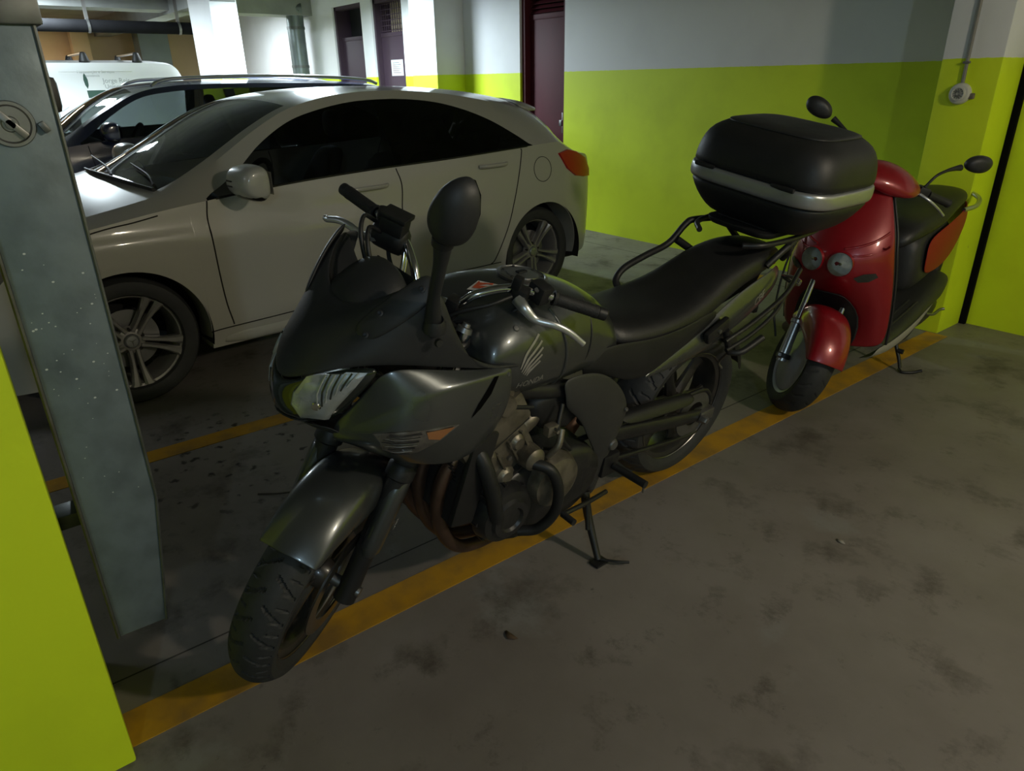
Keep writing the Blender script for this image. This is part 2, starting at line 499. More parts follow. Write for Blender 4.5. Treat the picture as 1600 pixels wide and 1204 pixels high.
# ------------------------------------------------------------------ doors
M_MAROON = mat('dark_maroon_steel', (0.085, 0.010, 0.018), 0.6, spec=.3, noise=(3, 0.5, (0.06, 0.01, 0.014)))
M_PLUM = mat('plum_grey_steel', (0.055, 0.034, 0.050), 0.55, spec=.3, noise=(3, 0.5, (0.045, 0.028, 0.04)))
M_VOID = mat('unlit_room_behind', (0.006, 0.006, 0.007), 0.9)
M_PAPER = mat('white_paper', (0.75, 0.77, 0.80), 0.7, noise=(25, 0.4, (0.55, 0.57, 0.62)))
M_STEELG = mat('dull_steel', (0.28, 0.28, 0.28), 0.4, metal=0.9, noise=(8, .4, (.18, .18, .18)))
M_CARDB = mat('tan_store_room_wall', (0.42, 0.34, 0.24), 0.8, noise=(6, .5, (.3, .24, .17)))
for k, (x0, x1) in enumerate(DOORS):
    md = M_MAROON if k == 2 else M_PLUM
    zv = 2.04
    y = YN + 0.10
    root = new_empty('door_%d' % (k + 1), (0, 0, 0))
    root['kind'] = 'structure'
    root['label'] = ['plum steel door with an open dark top panel', 'plum steel door with a wire mesh top and a paper notice', 'maroon steel door with a slatted vent at the top'][k]
    fr = join_geo([g_box((x0 + .025, y + .06, DTOP / 2), (.05, .26, DTOP)), g_box((x1 - .025, y + .06, DTOP / 2), (.05, .26, DTOP)), g_box(((x0 + x1) / 2, y - .02, DTOP - .025), (x1 - x0, .10, .05))])
    mk('door_frame', fr[0], fr[1], md, root, ang=0)
    leaf = bx('door_leaf', x0 + .055, x1 - .055, y, y + .045, 0.01, zv, md, root, bev=.004)
    bx('top_rail', x0 + .055, x1 - .055, y - .008, y + .05, zv - .02, zv + .03, md, root, bev=.004)
    bx('door_handle', x1 - .13, x1 - .09, y - .05, y, 1.0, 1.06, M_STEELG, leaf, bev=.006)
    bx('lock_plate', x1 - .135, x1 - .085, y - .006, y + .002, 0.93, 1.13, M_STEELG, leaf, bev=.002)
    bx('dark_room_board', x0, x1, YN + .26, YN + .29, 0, DTOP, M_CARDB if k == 1 else M_VOID, root)
    if k == 2:
        for i in range(9):
            zz = zv + .055 + i * .042
            box('slat', ((x0 + x1) / 2, y + .02, zz), (x1 - x0 - .12, .05, .006), md, root, rot=RX(radians(38)))
    if k == 1:
        for i in range(12):
            xx = x0 + .08 + i * (x1 - x0 - .16) / 11
            bx('mesh_wire', xx - .004, xx + .004, y + .01, y + .018, zv, DTOP - .05, md, root)
        for i in range(6):
            zz = zv + .05 + i * .065
            bx('mesh_wire', x0 + .06, x1 - .06, y + .004, y + .010, zz - .004, zz + .004, md, root)
        bx('paper_notice', x0 + .28, x0 + .60, y - .004, y - .002, 1.53, 1.73, M_PAPER, leaf)
        for i in range(6):
            bx('print_line', x0 + .32, x0 + .50 + .05 * (i % 2), y - .0055, y - .004, 1.69 - i * .025, 1.697 - i * .025, M_STEELG, leaf)

# ------------------------------------------------------------------ lamps, ducts, pipes
M_LAMPW = mat('white_lamp_housing', (0.7, 0.7, 0.68), 0.5, noise=(8, .3, (.6, .6, .58)))
for (lx, ly, sx, sy, watt, colr, spread, where) in LAMPS:
    r = new_empty('ceiling_lamp', (lx, ly, CEIL))
    tag(r, where, 'lamp', 'ceiling lamps')
    if not sx:
        lathe('lamp_body', [(0, 0), (.11, 0), (.11, -.03), (.095, -.035), (0, -.035)], (0, 0, 0), (0, 0, 1), M_LAMPW, r, n=32)
        lathe('globe', [(.090, -.035), (.095, -.06), (.080, -.09), (.045, -.108), (0, -.114)], (0, 0, 0), (0, 0, 1), mat('glowing_globe', (1, 1, 1), 0.4, emit=(colr, 6.0)), r, n=32)
        continue
    along_x = sx > sy
    L = max(sx, sy)
    bx('lamp_body', -(L if along_x else .12) / 2, (L if along_x else .12) / 2, -(.12 if along_x else L) / 2, (.12 if along_x else L) / 2, -.07, 0, M_LAMPW, r, bev=.008)
    e = Vector((1, 0, 0)) if along_x else Vector((0, 1, 0))
    mt = mat('glowing_tube', (1, 1, 1), 0.4, emit=(colr, 6.0))
    tube('tube', [e * (-L / 2 + .04) + Vector((0, 0, -.088)), e * (L / 2 - .04) + Vector((0, 0, -.088))], .014, mt, r, k=0)

M_GALV = mat('galvanised_sheet_steel', (0.185, 0.230, 0.255), 0.5, metal=0.45, noise=(13, 0.75, (0.12, 0.15, 0.17)), bump=(30, 0.08), rvar=0.14)
M_GALVD = mat('galvanised_edge_dark', (0.16, 0.17, 0.165), 0.45, metal=0.7, noise=(16, .6, (.08, .08, .08)))
M_SPECK = mat('paint_specks', (0.62, 0.66, 0.64), 0.6)
M_BLK = mat('matt_black_plastic', (0.012, 0.0125, 0.0135), 0.5, noise=(20, .4, (.02, .02, .021)), bump=(180, .04))
duct = new_empty('ventilation_duct', (-1.60, 0.11, 0))
tag(duct, 'galvanised steel ventilation duct hanging beside the near lime pillar', 'duct')
xf = 0.0
out = [(0.075, 0.585), (0.075, CEIL), (-0.075, CEIL), (-0.075, 0.248), (0.030, 0.245)]
plate('duct_shell', out, lambda a, b, t: Vector((t, a, b)), -0.26, M_GALV, duct, bev=0.004)
# standing seams on the front edges
tube('edge_seam', [(0.002, 0.076, CEIL), (0.002, 0.076, .585), (0.002, .031, .246)], .0035, M_GALVD, duct, k=0, n=6)
tube('edge_seam', [(0.002, -0.076, CEIL), (0.002, -0.076, .248)], .0045, M_GALVD, duct, k=0, n=6)
tube('edge_seam', [(-0.262, 0.082, CEIL), (-0.262, 0.082, .55), (-.262, .045, .25)], .004, M_GALVD, duct, k=0, n=6)
bx('flange_collar', -0.275, 0.014, -0.088, 0.090, 1.555, 1.605, M_GALVD, duct, bev=.004)
dm = lathe('damper_dial', [(0, .006), (.012, .006), (.014, .003), (.030, .003), (.033, .007), (.038, .007), (.040, 0), (0, 0)], (0.0, -0.0, 1.395), (1, 0, 0), M_STEELG, duct, n=36)
box('dial_pointer', (.009, 0.002, 1.395), (.006, .012, .058), M_STEELG, dm, bev=.002, rot=RX(radians(40)))
box('wing_nut', (.010, .05, 1.388), (.012, .012, .020), M_GALVD, dm, bev=.003, rot=RX(radians(30)))
lathe('dial_bolt', [(0, .012), (.008, .012), (.009, 0)], (0, 0, 1.395), (1, 0, 0), M_GALVD, dm, n=12)
bx('actuator_box', -.235, -.175, .078, .112, 1.405, 1.475, M_BLK, duct, bev=.014)
random.seed(11)
sv = []
for i in range(46):
    yy = random.uniform(-.06, .065); zz = random.uniform(.62, 1.3); rr = random.choice([.0008, .001, .0013, .002])
    if random.random() < .5: zz = random.uniform(.85, 1.15)
    pts = [Vector((.0016, yy + rr * cos(a * pi / 4) * 1.3, zz + rr * sin(a * pi / 4))) for a in range(8)]
    sv.append((pts, [tuple(range(8))]))
V, F = join_geo(sv)
sp = mk('paint_specks', V, F, M_SPECK, duct, ang=0, fix=False); sp['kind'] = 'stuff'
bx('wall_bracket', -.20, -.13, -.12, -.07, .50, .535, M_GALVD, duct, bev=.003)
bx('wall_bracket', -.20, -.13, -.12, -.07, 1.2, 1.235, M_GALVD, duct, bev=.003)

vd = new_empty('vertical_duct', (-11.75, 4.90, 0))
tag(vd, 'round galvanised pipe duct with an elbow between white wall and plum door', 'duct')
tube('pipe_run', [(0, 0, .3), (0, 0, 1.4), (0, 0, 2.32), (0.03, 0.02, 2.5), (0.05, .09, 2.51)], .13, mat('dark_pipe_sheet', (.17, .20, .20), .4, metal=.6, noise=(6, .5, (.1, .11, .11))), vd, n=18)
for zz in (.9, 1.7, 2.25): lathe('pipe_joint_band', [(.130, -.02), (.138, -.02), (.138, .02), (.130, .02)], (0, 0, zz), (0, 0, 1), M_GALVD, vd, n=24)
M_PIPE = mat('black_service_pipe', (0.006, 0.006, 0.007), 0.85, spec=.1, noise=(5, .5, (.011, .011, .012)))
pipe = new_empty('ceiling_pipe', (-11.2, 0, 2.17))
tag(pipe, 'black pipe hung under the ceiling above the white van', 'pipe')
tube('pipe_run', [(0, -7.5, 0), (0, 3.4, 0)], .075, M_PIPE, pipe, n=16, k=0)
tube('pipe_run', [(-.2, -7.5, .03), (-.2, 3.4, .03)], .05, M_PIPE, pipe, n=12, k=0)
for yy in (-3, -.5, 1.9, 3.0):
    bx('hanger_strap', -.012, .012, yy - .02, yy + .02, .07, CEIL - 2.17, M_STEELG, pipe)
    lathe('hanger_ring', [(.076, -.015), (.082, -.015), (.082, .015), (.076, .015)], (0, yy, 0), (0, 1, 0), M_STEELG, pipe, n=18)

# sounder on the right-hand pillar, with its conduit
M_IVORY = mat('ivory_plastic', (0.62, 0.62, 0.56), 0.45, noise=(12, .3, (.5, .5, .45)))
sd = new_empty('alarm_sounder', (-1.735, 4.48, 1.345))
tag(sd, 'round ivory alarm sounder mounted on the pillar under a conduit', 'alarm')
lathe('sounder_body', [(0, 0), (.052, 0), (.055, .006), (.055, .020), (.048, .034), (.044, .036), (0, .036)], (0, 0, 0), (0, -1, 0), M_IVORY, sd, n=36)
gr = lathe('sounder_horn', [(.034, .036), (.037, .040), (.036, .048), (.030, .050), (.026, .044), (0, .042)], (0, 0, 0), (0, -1, 0), M_IVORY, sd, n=32)
M_GREY = mat('mid_grey_plastic', (.16, .16, .15), .5, noise=(20, .3, (.1, .1, .1)))
for i in range(12):
    a = i * pi / 6
    box('grille_slot', (cos(a) * .017, -.046, sin(a) * .017), (.018, .004, .0028), M_GREY, gr, rot=RY(-a))
box('wall_entry', (.058, -.012, -.012), (.03, .022, .03), mat('brown_putty', (.20, .17, .13), .8, noise=(40, .5, (.1, .09, .07))), sd, bev=.006)
cd = tag(tube('conduit', [(-1.735, 4.468, 1.39), (-1.735, 4.468, CEIL)], .009, mat('grey_conduit', (.24, .23, .20), .45, noise=(20, .5, (.17, .16, .14))), k=0, n=12), 'thin grey conduit running up the pillar from the sounder', 'conduit')
for zz in (1.5, 1.9, 2.3):
    box('conduit_clip', (-1.735, 4.462, zz), (.034, .018, .012), M_GREY, cd, bev=.002)
# ------------------------------------------------------------------ cars
M_CARW = mat('white_car_paint', (0.42, 0.41, 0.37), 0.34, coat=0.8, noise=(1.2, 0.25, (0.38, 0.37, 0.33)))
M_CARB = mat('dark_blue_car_paint', (0.010, 0.015, 0.055), 0.25, coat=1.0, noise=(1.2, 0.3, (0.012, 0.018, 0.065)))
M_VANW = mat('white_van_paint', (0.74, 0.76, 0.77), 0.35, coat=0.6, noise=(1.0, 0.2, (0.68, 0.70, 0.71)))
M_GLF = glass('tinted_side_glass', (0.36, 0.40, 0.41), 1)
M_GLR = glass('privacy_rear_glass', (0.09, 0.095, 0.10), 1)
M_GLW = glass('windscreen_glass', (0.50, 0.55, 0.53), 1)
M_TRIM = mat('gloss_black_trim', (0.008, 0.008, 0.009), 0.18, coat=0.5, noise=(9, .3, (.012, .012, .013)))
M_CHROME = mat('polished_metal', (0.72, 0.72, 0.70), 0.16, metal=1.0, rvar=0.06)
M_ALU = mat('brushed_aluminium', (0.55, 0.57, 0.58), 0.32, metal=0.9, noise=(15, .3, (.45, .46, .47)))
M_RIM = mat('silver_wheel_paint', (0.34, 0.33, 0.32), 0.35, metal=0.6, coat=0.3, noise=(10, .4, (.25, .24, .23)))
M_RUB = mat('tyre_rubber', (0.024, 0.025, 0.026), 0.68, noise=(25, .5, (.034, .034, .035)), bump=(120, .08))
M_SEAM = mat('panel_gap', (0.012, 0.011, 0.010), 0.9)
M_CABIN = mat('dark_cabin_trim', (0.022, 0.022, 0.024), 0.8, noise=(14, .5, (.035, .035, .036)), bump=(90, .1))
M_REDL = mat('red_lamp_lens', (0.42, 0.008, 0.014), 0.35, coat=0.25, noise=(30, .3, (.34, .006, .010)))
M_CLEAR = glass('clear_lamp_lens', (0.85, 0.88, 0.88), 1)
M_UNDER = mat('underbody_black', (0.01, 0.01, 0.01), 0.9)

def car_wheel(parent, x, y, R, rimr, side, style, wid=0.21):
    """rim mesh is the wheel; the tyre and the cap are its parts.  side=+1 outer face towards +y"""
    ax = (0, side, 0)
    org = (x, y, R)
    parts = []
    parts.append(g_lathe([(rimr + .012, 0.0), (rimr + .012, -.012), (rimr - .004, -.016), (rimr - .018, -.05), (rimr - .022, -.17), (rimr + .01, -.185)], org, ax, 56))
    parts.append(g_lathe([(0, -.035), (.045, -.030), (.062, -.036), (.070, -.060), (0.05, -.09)], org, ax, 40))
    a_, u, v = frame_of(ax)
    O = Vector(org)
    for k in range(5):
        t = 2 * pi * k / 5 + 0.32
        for s in (-1, 1):
            if style == 'twin':
                # two curved blades with a slot between
                prof = [(.045, .0165, .013), (.085, .0165, .0105), (.13, .019, .0115), (.17, .0235, .015), (rimr - .012, .030, .021), (rimr + .002, .036, .030)]
            else:
                prof = [(.050, .020, .024), (.12, .020, .022), (rimr, .030, .026)]
            ring = []
            for (r, off, hw) in prof:
                e = u * cos(t) + v * sin(t); tn = -u * sin(t) + v * cos(t)
                hgt = -.028 + .022 * (r / rimr) ** 2
                c = O + e * r + tn * off * s
                ring.append([c + tn * hw + a_ * (hgt - .006), c + tn * hw * .5 + a_ * (hgt + .004), c - tn * hw * .5 + a_ * (hgt + .004), c - tn * hw + a_ * (hgt - .006), c - tn * hw * .9 + a_ * (hgt - .04), c + tn * hw * .9 + a_ * (hgt - .04)])
            parts.append(g_grid(ring, True))
    V, F = join_geo(parts)
    wheel = mk('wheel', V, F, M_RIM, parent, ang=35)
    tyre = lathe('tyre', [(rimr + .004, -.004), (rimr + .012, .012), (R - .05, .022), (R - .018, .016), (R - .004, -.005), (R, -.03), (R, -wid + .05), (R - .012, -wid + .02), (R - .05, -wid - .005), (rimr + .004, -wid + .015)], org, ax, M_RUB, wheel, n=64)
    cap = lathe('hub_cap', [(0, -.018), (.030, -.020), (.036, -.026), (.037, -.034)], org, ax, M_ALU, wheel, n=28)
    star = []
    for k in range(3):
        t = 2 * pi * k / 3 + pi / 2
        e = u * cos(t) + v * sin(t); tn = -u * sin(t) + v * cos(t)
        star.append(([O + e * .027 + a_ * -.017, O + tn * .003 + a_ * -.016, O - tn * .003 + a_ * -.016], [(0, 1, 2)]))
    star.append(g_lathe([(.027, -.0175), (.030, -.0175)], org, ax, 28))
    if style == 'twin':
        V, F = join_geo(star); mk('cap_emblem', V, F, M_CHROME, wheel, ang=0)
    for k in range(5):
        t = 2 * pi * (k + .5) / 5 + 0.32
        c = O + (u * cos(t) + v * sin(t)) * .056
        lathe('wheel_bolt', [(0, -.030), (.009, -.030), (.010, -.045)], c, ax, M_SEAM, wheel, n=10)
    lathe('brake_disc', [(.04, -.085), (.145, -.085), (.145, -.105), (.04, -.105)], org, ax, M_STEELG, wheel, n=36)
    return wheel

def arch_z(x, axles, Ra, za):
    z = None
    for xa in axles:
        d = Ra * Ra - (x - xa) ** 2
        if d >= 0: z = za + sqrt(d)
    return z

class Car:
    pass

def build_car(root, c, paint):
    """c: dict of tables, x forward. Builds the shell as one surface y(x,z) cut into panels."""
    T = lambda k, x: lerp_tab(c[k], x)
    xf, xr = c['front'], c['rear']
    axles, Ra, za = c['axles'], c['arch_r'], c['arch_z']
    def zbot(x):
        z = T('sill', x)
        a = arch_z(x, axles, Ra, za)
        return max(z, a) if a else z
    def Y(x, z):
        wv = T('W', x)
        p = lerp_tab([(1.30, .93), (1.05, .955), (0.90, .982), (0.72, 1.0), (0.5, .992), (0.33, .975), (0.2, .94), (0.0, .90)], z * c.get('zs', 1.0))
        y = wv * p
        for (tab, amp, wd) in c.get('crease', []):
            if tab[0][0] >= x >= tab[-1][0]:
                d = z - lerp_tab(tab, x)
                fade = min(1, (tab[0][0] - x) / .3, (x - tab[-1][0]) / .3)
                y += amp * fade * (math.exp(-(d / wd) ** 2) if d < 0 else math.exp(-(d / (wd * .22)) ** 2))
        return y
    st = set()
    n = int((xf - xr) / 0.03)
    for i in range(n + 1): st.add(round(xf + (xr - xf) * i / n, 4))
    for xa in axles:
        for k in range(41):
            st.add(round(xa + Ra * cos(pi * k / 40) * 0.9999, 4))
        st.add(round(xa + Ra + .0004, 4)); st.add(round(xa - Ra - .0004, 4))
    for v in c['stations']: st.add(v)
    st = sorted(st, reverse=True)
    NB, NG, NP, NT = 18, 7, 2, 9
    rows = []
    for x in st:
        zb, wb, wt, zr = zbot(x), T('wb', x), T('wt', x), T('zr', x)
        zr = max(zr, wb + .02); wt = min(max(wt, wb + .004), zr - .006)
        yr = T('yr', x); zc = T('zc', x)
        r = [(x, Y(x, zb) * .80, zb), (x, Y(x, zb) - .03, zb)]
        for j in range(NB + 1):
            z = zb + (wb - zb) * j / NB
            r.append((x, Y(x, z), z))
        yb = Y(x, wb)
        span = max(zr - wb, 1e-4)
        def gy(z):
            t = (z - wb) / span
            return yb + (yr - yb) * (t * .82 + .18 * t * t)
        for j in range(1, NG + 1):
            z = wb + (wt - wb) * j / NG; r.append((x, gy(z) , z))
        for j in range(1, NP + 1):
            z = wt + (zr - wt) * j / NP; r.append((x, gy(z), z))
        for j in range(1, NT + 1):
            t = j / NT
            r.append((x, yr * (1 - t), zr + (zc - zr) * (1 - (1 - t) ** c.get('crown', 2.2))))
        rows.append(r)
    m = len(rows[0])
    iG0, iG1 = 2 + NB, 2 + NB + NG
    iT0 = iG1 + NP
    buckets = {}
    for i in range(len(rows) - 1):
        xm = (st[i] + st[i + 1]) / 2
        for j in range(m - 1):
            zm = (rows[i][j][2] + rows[i][j + 1][2] + rows[i + 1][j][2] + rows[i + 1][j + 1][2]) / 4
            key = 'body'
            hgt = max(rows[i][iG1][2] - rows[i][iG0][2], rows[i + 1][iG1][2] - rows[i + 1][iG0][2])
            if iG0 <= j < iG1 and c['gx'][0] > xm > c['gx'][1] and hgt > .012:
                key = 'side_f' if xm > c['bp'] else 'side_r'
                if c.get('blind') and xm < c['blind']: key = 'body'
            elif j >= iT0 and c['ws'][0] > xm > c['ws'][1] and j >= iT0 + 1: key = 'ws'
            elif j >= iT0 and c['rw'][0] > xm > c['rw'][1] and c['rwz'][0] > zm > c['rwz'][1]: key = 'rw'
            elif j >= iT0 and xm > c['ws'][0] + .02 and xm < c['hood'][0]: key = 'hood'
            elif 2 <= j < iG0:
                for dn, d in enumerate(c['doors']):
                    za_, zb_ = lerp_tab(d[0], zm, False), lerp_tab(d[1], zm, False)
                    if za_ > xm > zb_ and zm > d[2]: key = 'door%d' % dn
            if key not in buckets: buckets[key] = []
            buckets[key].append((i, j))
    names = {'ws': 'windscreen', 'rw': 'rear_window', 'hood': 'bonnet', 'body': 'body_shell'}
    res = {}
    def emit(key, sides, nm, mt):
        V, F, idx = [], [], {}
        def vid(i, j, s):
            k = (i, j, s)
            if j == m - 1: k = (i, j, 1)
            if k not in idx:
                p = rows[i][j]; idx[k] = len(V); V.append((p[0], p[1] * s, p[2]))
            return idx[k]
        for (i, j) in buckets.get(key, []):
            for s in sides:
                q = (vid(i, j, s), vid(i + 1, j, s), vid(i + 1, j + 1, s), vid(i, j + 1, s))
                F.append(q if s > 0 else q[::-1])
        if key == 'body':
            for ii in (0, len(rows) - 1):
                L = [vid(ii, j, 1) for j in range(m)] + [vid(ii, j, -1) for j in range(m - 2, -1, -1)]
                F.append(tuple(L))
        o = mk(nm, V, F, mt, root, ang=28, fix=False)
        return o
    for key in buckets:
        if key.startswith('side'):
            for s in (1, -1): res[key + str(s)] = emit(key, (s,), 'side_window', M_GLF if key == 'side_f' and not c.get('priv') else M_GLR)
        elif key.startswith('door'):
            for s in (1, -1): res[key + str(s)] = emit(key, (s,), 'door', paint)
        else:
            res[key] = emit(key, (1, -1), names[key], {'ws': M_GLW, 'rw': M_GLR}.get(key, paint))
    bx('underbody', xr + .12, xf - .15, -.62, .62, .17, .24, M_UNDER, root)
    # wheel housings
    for xa in axles:
        for s in (1, -1):
            yo = T('W', xa) - .012
            arc = [(cos(radians(a)), sin(radians(a))) for a in range(-14, 195, 4)]
            rws = [[(xa + ca * (Ra + d), s * (yo - t), za + sa * (Ra + d)) for ca, sa in arc] for d, t in ((.004, .0), (.010, .30))]
            rws.append([(xa + ca * .05, s * (yo - .30), za + sa * .05) for ca, sa in arc])
            V, F = g_grid(rws); mk('wheel_housing', V, F, M_UNDER, root, ang=40)
    res['Y'] = Y
    return res

def seam(root, Y, pts, s=1, r=.0035, k=6, par=None):
    P = cat([(x, 0, z) for x, z in pts], k)
    P = [(p.x, s * (Y(p.x, p.z) + .0006), p.z) for p in P]
    return tube('panel_gap', P, r, M_SEAM, par or root, n=6, k=0)

def seat(root, x, y, z, mt, w=.5, back=.62):
    o = rings('car_seat', [[(x - .30, y + w * .42 * a, z + b) for a, b in ((-1, -.04), (-1, .10), (0, .13), (1, .10), (1, -.04), (0, -.05))],
                       [(x + .1, y + w * .48 * a, z + b) for a, b in ((-1, -.04), (-1, .14), (0, .10), (1, .14), (1, -.04), (0, -.05))],
                       [(x + .26, y + w * .46 * a, z + b) for a, b in ((-1, -.02), (-1, .12), (0, .11), (1, .12), (1, -.02), (0, -.03))]], mt, root, sub=1)
    rings('seat_back', [[(x - .22 - .28 * t + dx, y + w * wd * a, z + .10 + back * t) for dx, a in ((.06, -1), (.085, -.5), (.085, .5), (.06, 1), (-.05, .8), (-.05, -.8))] for t, wd in ((0, .42), (.35, .5), (.75, .46), (1, .30))], mt, o, sub=1)
    rings('head_rest', [[(x - .50 + dx * f, y + .12 * a * f, z + back + .14 + t) for dx, a in ((.05, -1), (.06, 0), (.05, 1), (-.04, 1), (-.05, 0), (-.04, -1))] for t, f in ((0, .8), (.05, 1), (.14, 1), (.19, .7))], mt, o, sub=1)
    return o

def mirror_unit(root, Y, x, z, s, paint, wide=.245, hgt=.15):
    y0 = Y(x, z)
    st_ = tube('mirror_foot', [(x + .02, s * (y0 - .03), z - .02), (x, s * (y0 + .05), z + .01)], [.035, .030], M_TRIM, root, n=10, k=0, flat=.6)
    def rg(t, f, ff):
        return [(x + .035 + dx * ff, s * (y0 + .03 + wide * t), z + .058 + dz * f * hgt) for dx, dz in ((-.055, -.5), (-.055, .1), (-.052, .5), (.0, .58), (.065, .46), (.090, .05), (.075, -.42), (0, -.52))]
    b = rings('mirror_housing', [rg(0, .70, .8), rg(.06, .95, 1.0), rg(.5, 1.04, 1.05), rg(.93, .96, .95), rg(1.0, .72, .65)], paint, root, sub=2)
    def rl(t, f): return [(x + .035 + dx * f, s * (y0 + .045 + wide * t), z + .012 + dz) for dx, dz in ((-.052, -.035), (-.056, .016), (.090, .016), (.075, -.026), (0, -.04))]
    rings('mirror_base_trim', [rl(0, .8), rl(.5, 1), rl(.95, .6)], M_TRIM, b, sub=1)
    g = [[(x - .022, s * (y0 + .055 + wide * a), z + .055 + hgt * bb) for a, bb in ((.05, -.33), (.85, -.33))], [(x - .022, s * (y0 + .055 + wide * a), z + .055 + hgt * bb) for a, bb in ((.05, .40), (.85, .36))]]
    V, F = g_grid(g); mk('mirror_glass', V, F, M_CHROME, b, ang=0)
    return b

def handle(root, Y, x0, x1, z, s, paint, par):
    xm = (x0 + x1) / 2
    P = [(x0, s * (Y(x0, z) + .004), z), (x0 + (x1 - x0) * .15, s * (Y(xm, z) + .032), z + .002), (xm, s * (Y(xm, z) + .038), z + .004), (x0 + (x1 - x0) * .85, s * (Y(xm, z) + .032), z + .004), (x1, s * (Y(x1, z) + .004), z + .004)]
    h = tube('door_handle', P, .016, paint, par, n=10, k=5, flat=.7)
    return h

# --- white hatchback
CAR = new_empty('hatchback_car', (-4.518, 1.789, 0), (0, 0, radians(-86.08)))
tag(CAR, 'white five-door hatchback parked beside the motorcycle', 'car')
cw = dict(front=2.225, rear=-2.045, axles=(1.35, -1.35), arch_r=.352, arch_z=.325, crown=2.3,
    sill=[(2.225, .30), (2.1, .20), (1.7, .19), (1.0, .205), (-1.0, .205), (-1.7, .24), (-1.95, .27), (-2.045, .36)],
    W=[(2.225, .50), (2.20, .60), (2.1, .72), (1.95, .80), (1.7, .862), (1.35, .885), (.9, .880), (.3, .882), (-.4, .885), (-1.0, .888), (-1.35, .89), (-1.6, .868), (-1.8, .82), (-1.93, .75), (-2.02, .64), (-2.045, .56)],
    wb=[(2.225, .56), (2.18, .66), (2.0, .755), (1.7, .835), (1.4, .885), (1.1, .925), (.9, .945), (.5, .980), (0, 1.005), (-.58, 1.022), (-1.134, 1.046), (-1.26, 1.052), (-1.5, 1.06), (-1.65, 1.0), (-1.75, .97), (-1.9, .93), (-2.0, .80), (-2.045, .60)],
    wt=[(.93, .93), (.90, .955), (.80, 1.005), (.70, 1.062), (.545, 1.172), (.354, 1.27), (.161, 1.322), (-.08, 1.357), (-.336, 1.363), (-.706, 1.322), (-1.011, 1.220), (-1.175, 1.118), (-1.262, 1.05), (-1.3, 1.03)],
    zr=[(2.225, .58), (2.18, .68), (2.0, .775), (1.7, .86), (1.4, .918), (1.15, .963), (1.02, .995), (.95, 1.02), (.8, 1.092), (.7, 1.148), (.545, 1.235), (.354, 1.322), (.161, 1.372), (-.08, 1.402), (-.336, 1.408), (-.7, 1.385), (-1.0, 1.345), (-1.3, 1.29), (-1.46, 1.25), (-1.56, 1.20), (-1.66, 1.09), (-1.75, 1.0), (-1.9, .95), (-2.0, .82), (-2.045, .62)],
    yr=[(2.225, .40), (2.18, .52), (2.0, .66), (1.7, .72), (1.4, .735), (1.1, .735), (.95, .725), (.8, .705), (.545, .668), (.3, .632), (0, .607), (-.5, .597), (-1.0, .590), (-1.35, .583), (-1.56, .585), (-1.66, .62), (-1.75, .66), (-1.9, .66), (-2.0, .56), (-2.045, .50)],
    zc=[(2.225, .60), (2.2, .70), (2.1, .79), (1.9, .868), (1.6, .935), (1.3, .985), (1.12, 1.005), (1.08, 1.012), (.9, 1.112), (.6, 1.262), (.38, 1.352), (.25, 1.388), (0, 1.420), (-.4, 1.434), (-.8, 1.424), (-1.2, 1.392), (-1.5, 1.348), (-1.70, 1.305), (-1.745, 1.285), (-1.76, 1.245), (-1.83, 1.10), (-1.88, 1.0), (-1.95, .95), (-2.02, .88), (-2.045, .64)],
    gx=(.925, -1.275), bp=-.19, ws=(1.08, .31), rw=(-1.575, -1.885), rwz=(1.245, 1.015), hood=(2.12,),
    stations=[-.19, .31, 1.08, -1.752, -1.885, -1.56, -1.7],
    crease=[([(1.75, .80), (.9, .79), (0, .745), (-.9, .66), (-1.1, .64)], .014, .16), ([(.95, .36), (.2, .42), (-.6, .52), (-.95, .60)], .010, .10)],
    doors=[([(1.1, .905), (.9, .92), (.68, .92), (.29, .882)], [(1.1, -.18), (.90, -.20), (.72, -.175), (.29, -.17)], .315),
           ([(1.1, -.18), (.90, -.20), (.72, -.175), (.29, -.17)], [(1.1, -1.18), (1.0, -1.153), (.73, -1.063), (.5, -.985), (.34, -.90)], .32)])
W_ = build_car(CAR, cw, M_CARW)
YW = W_['Y']
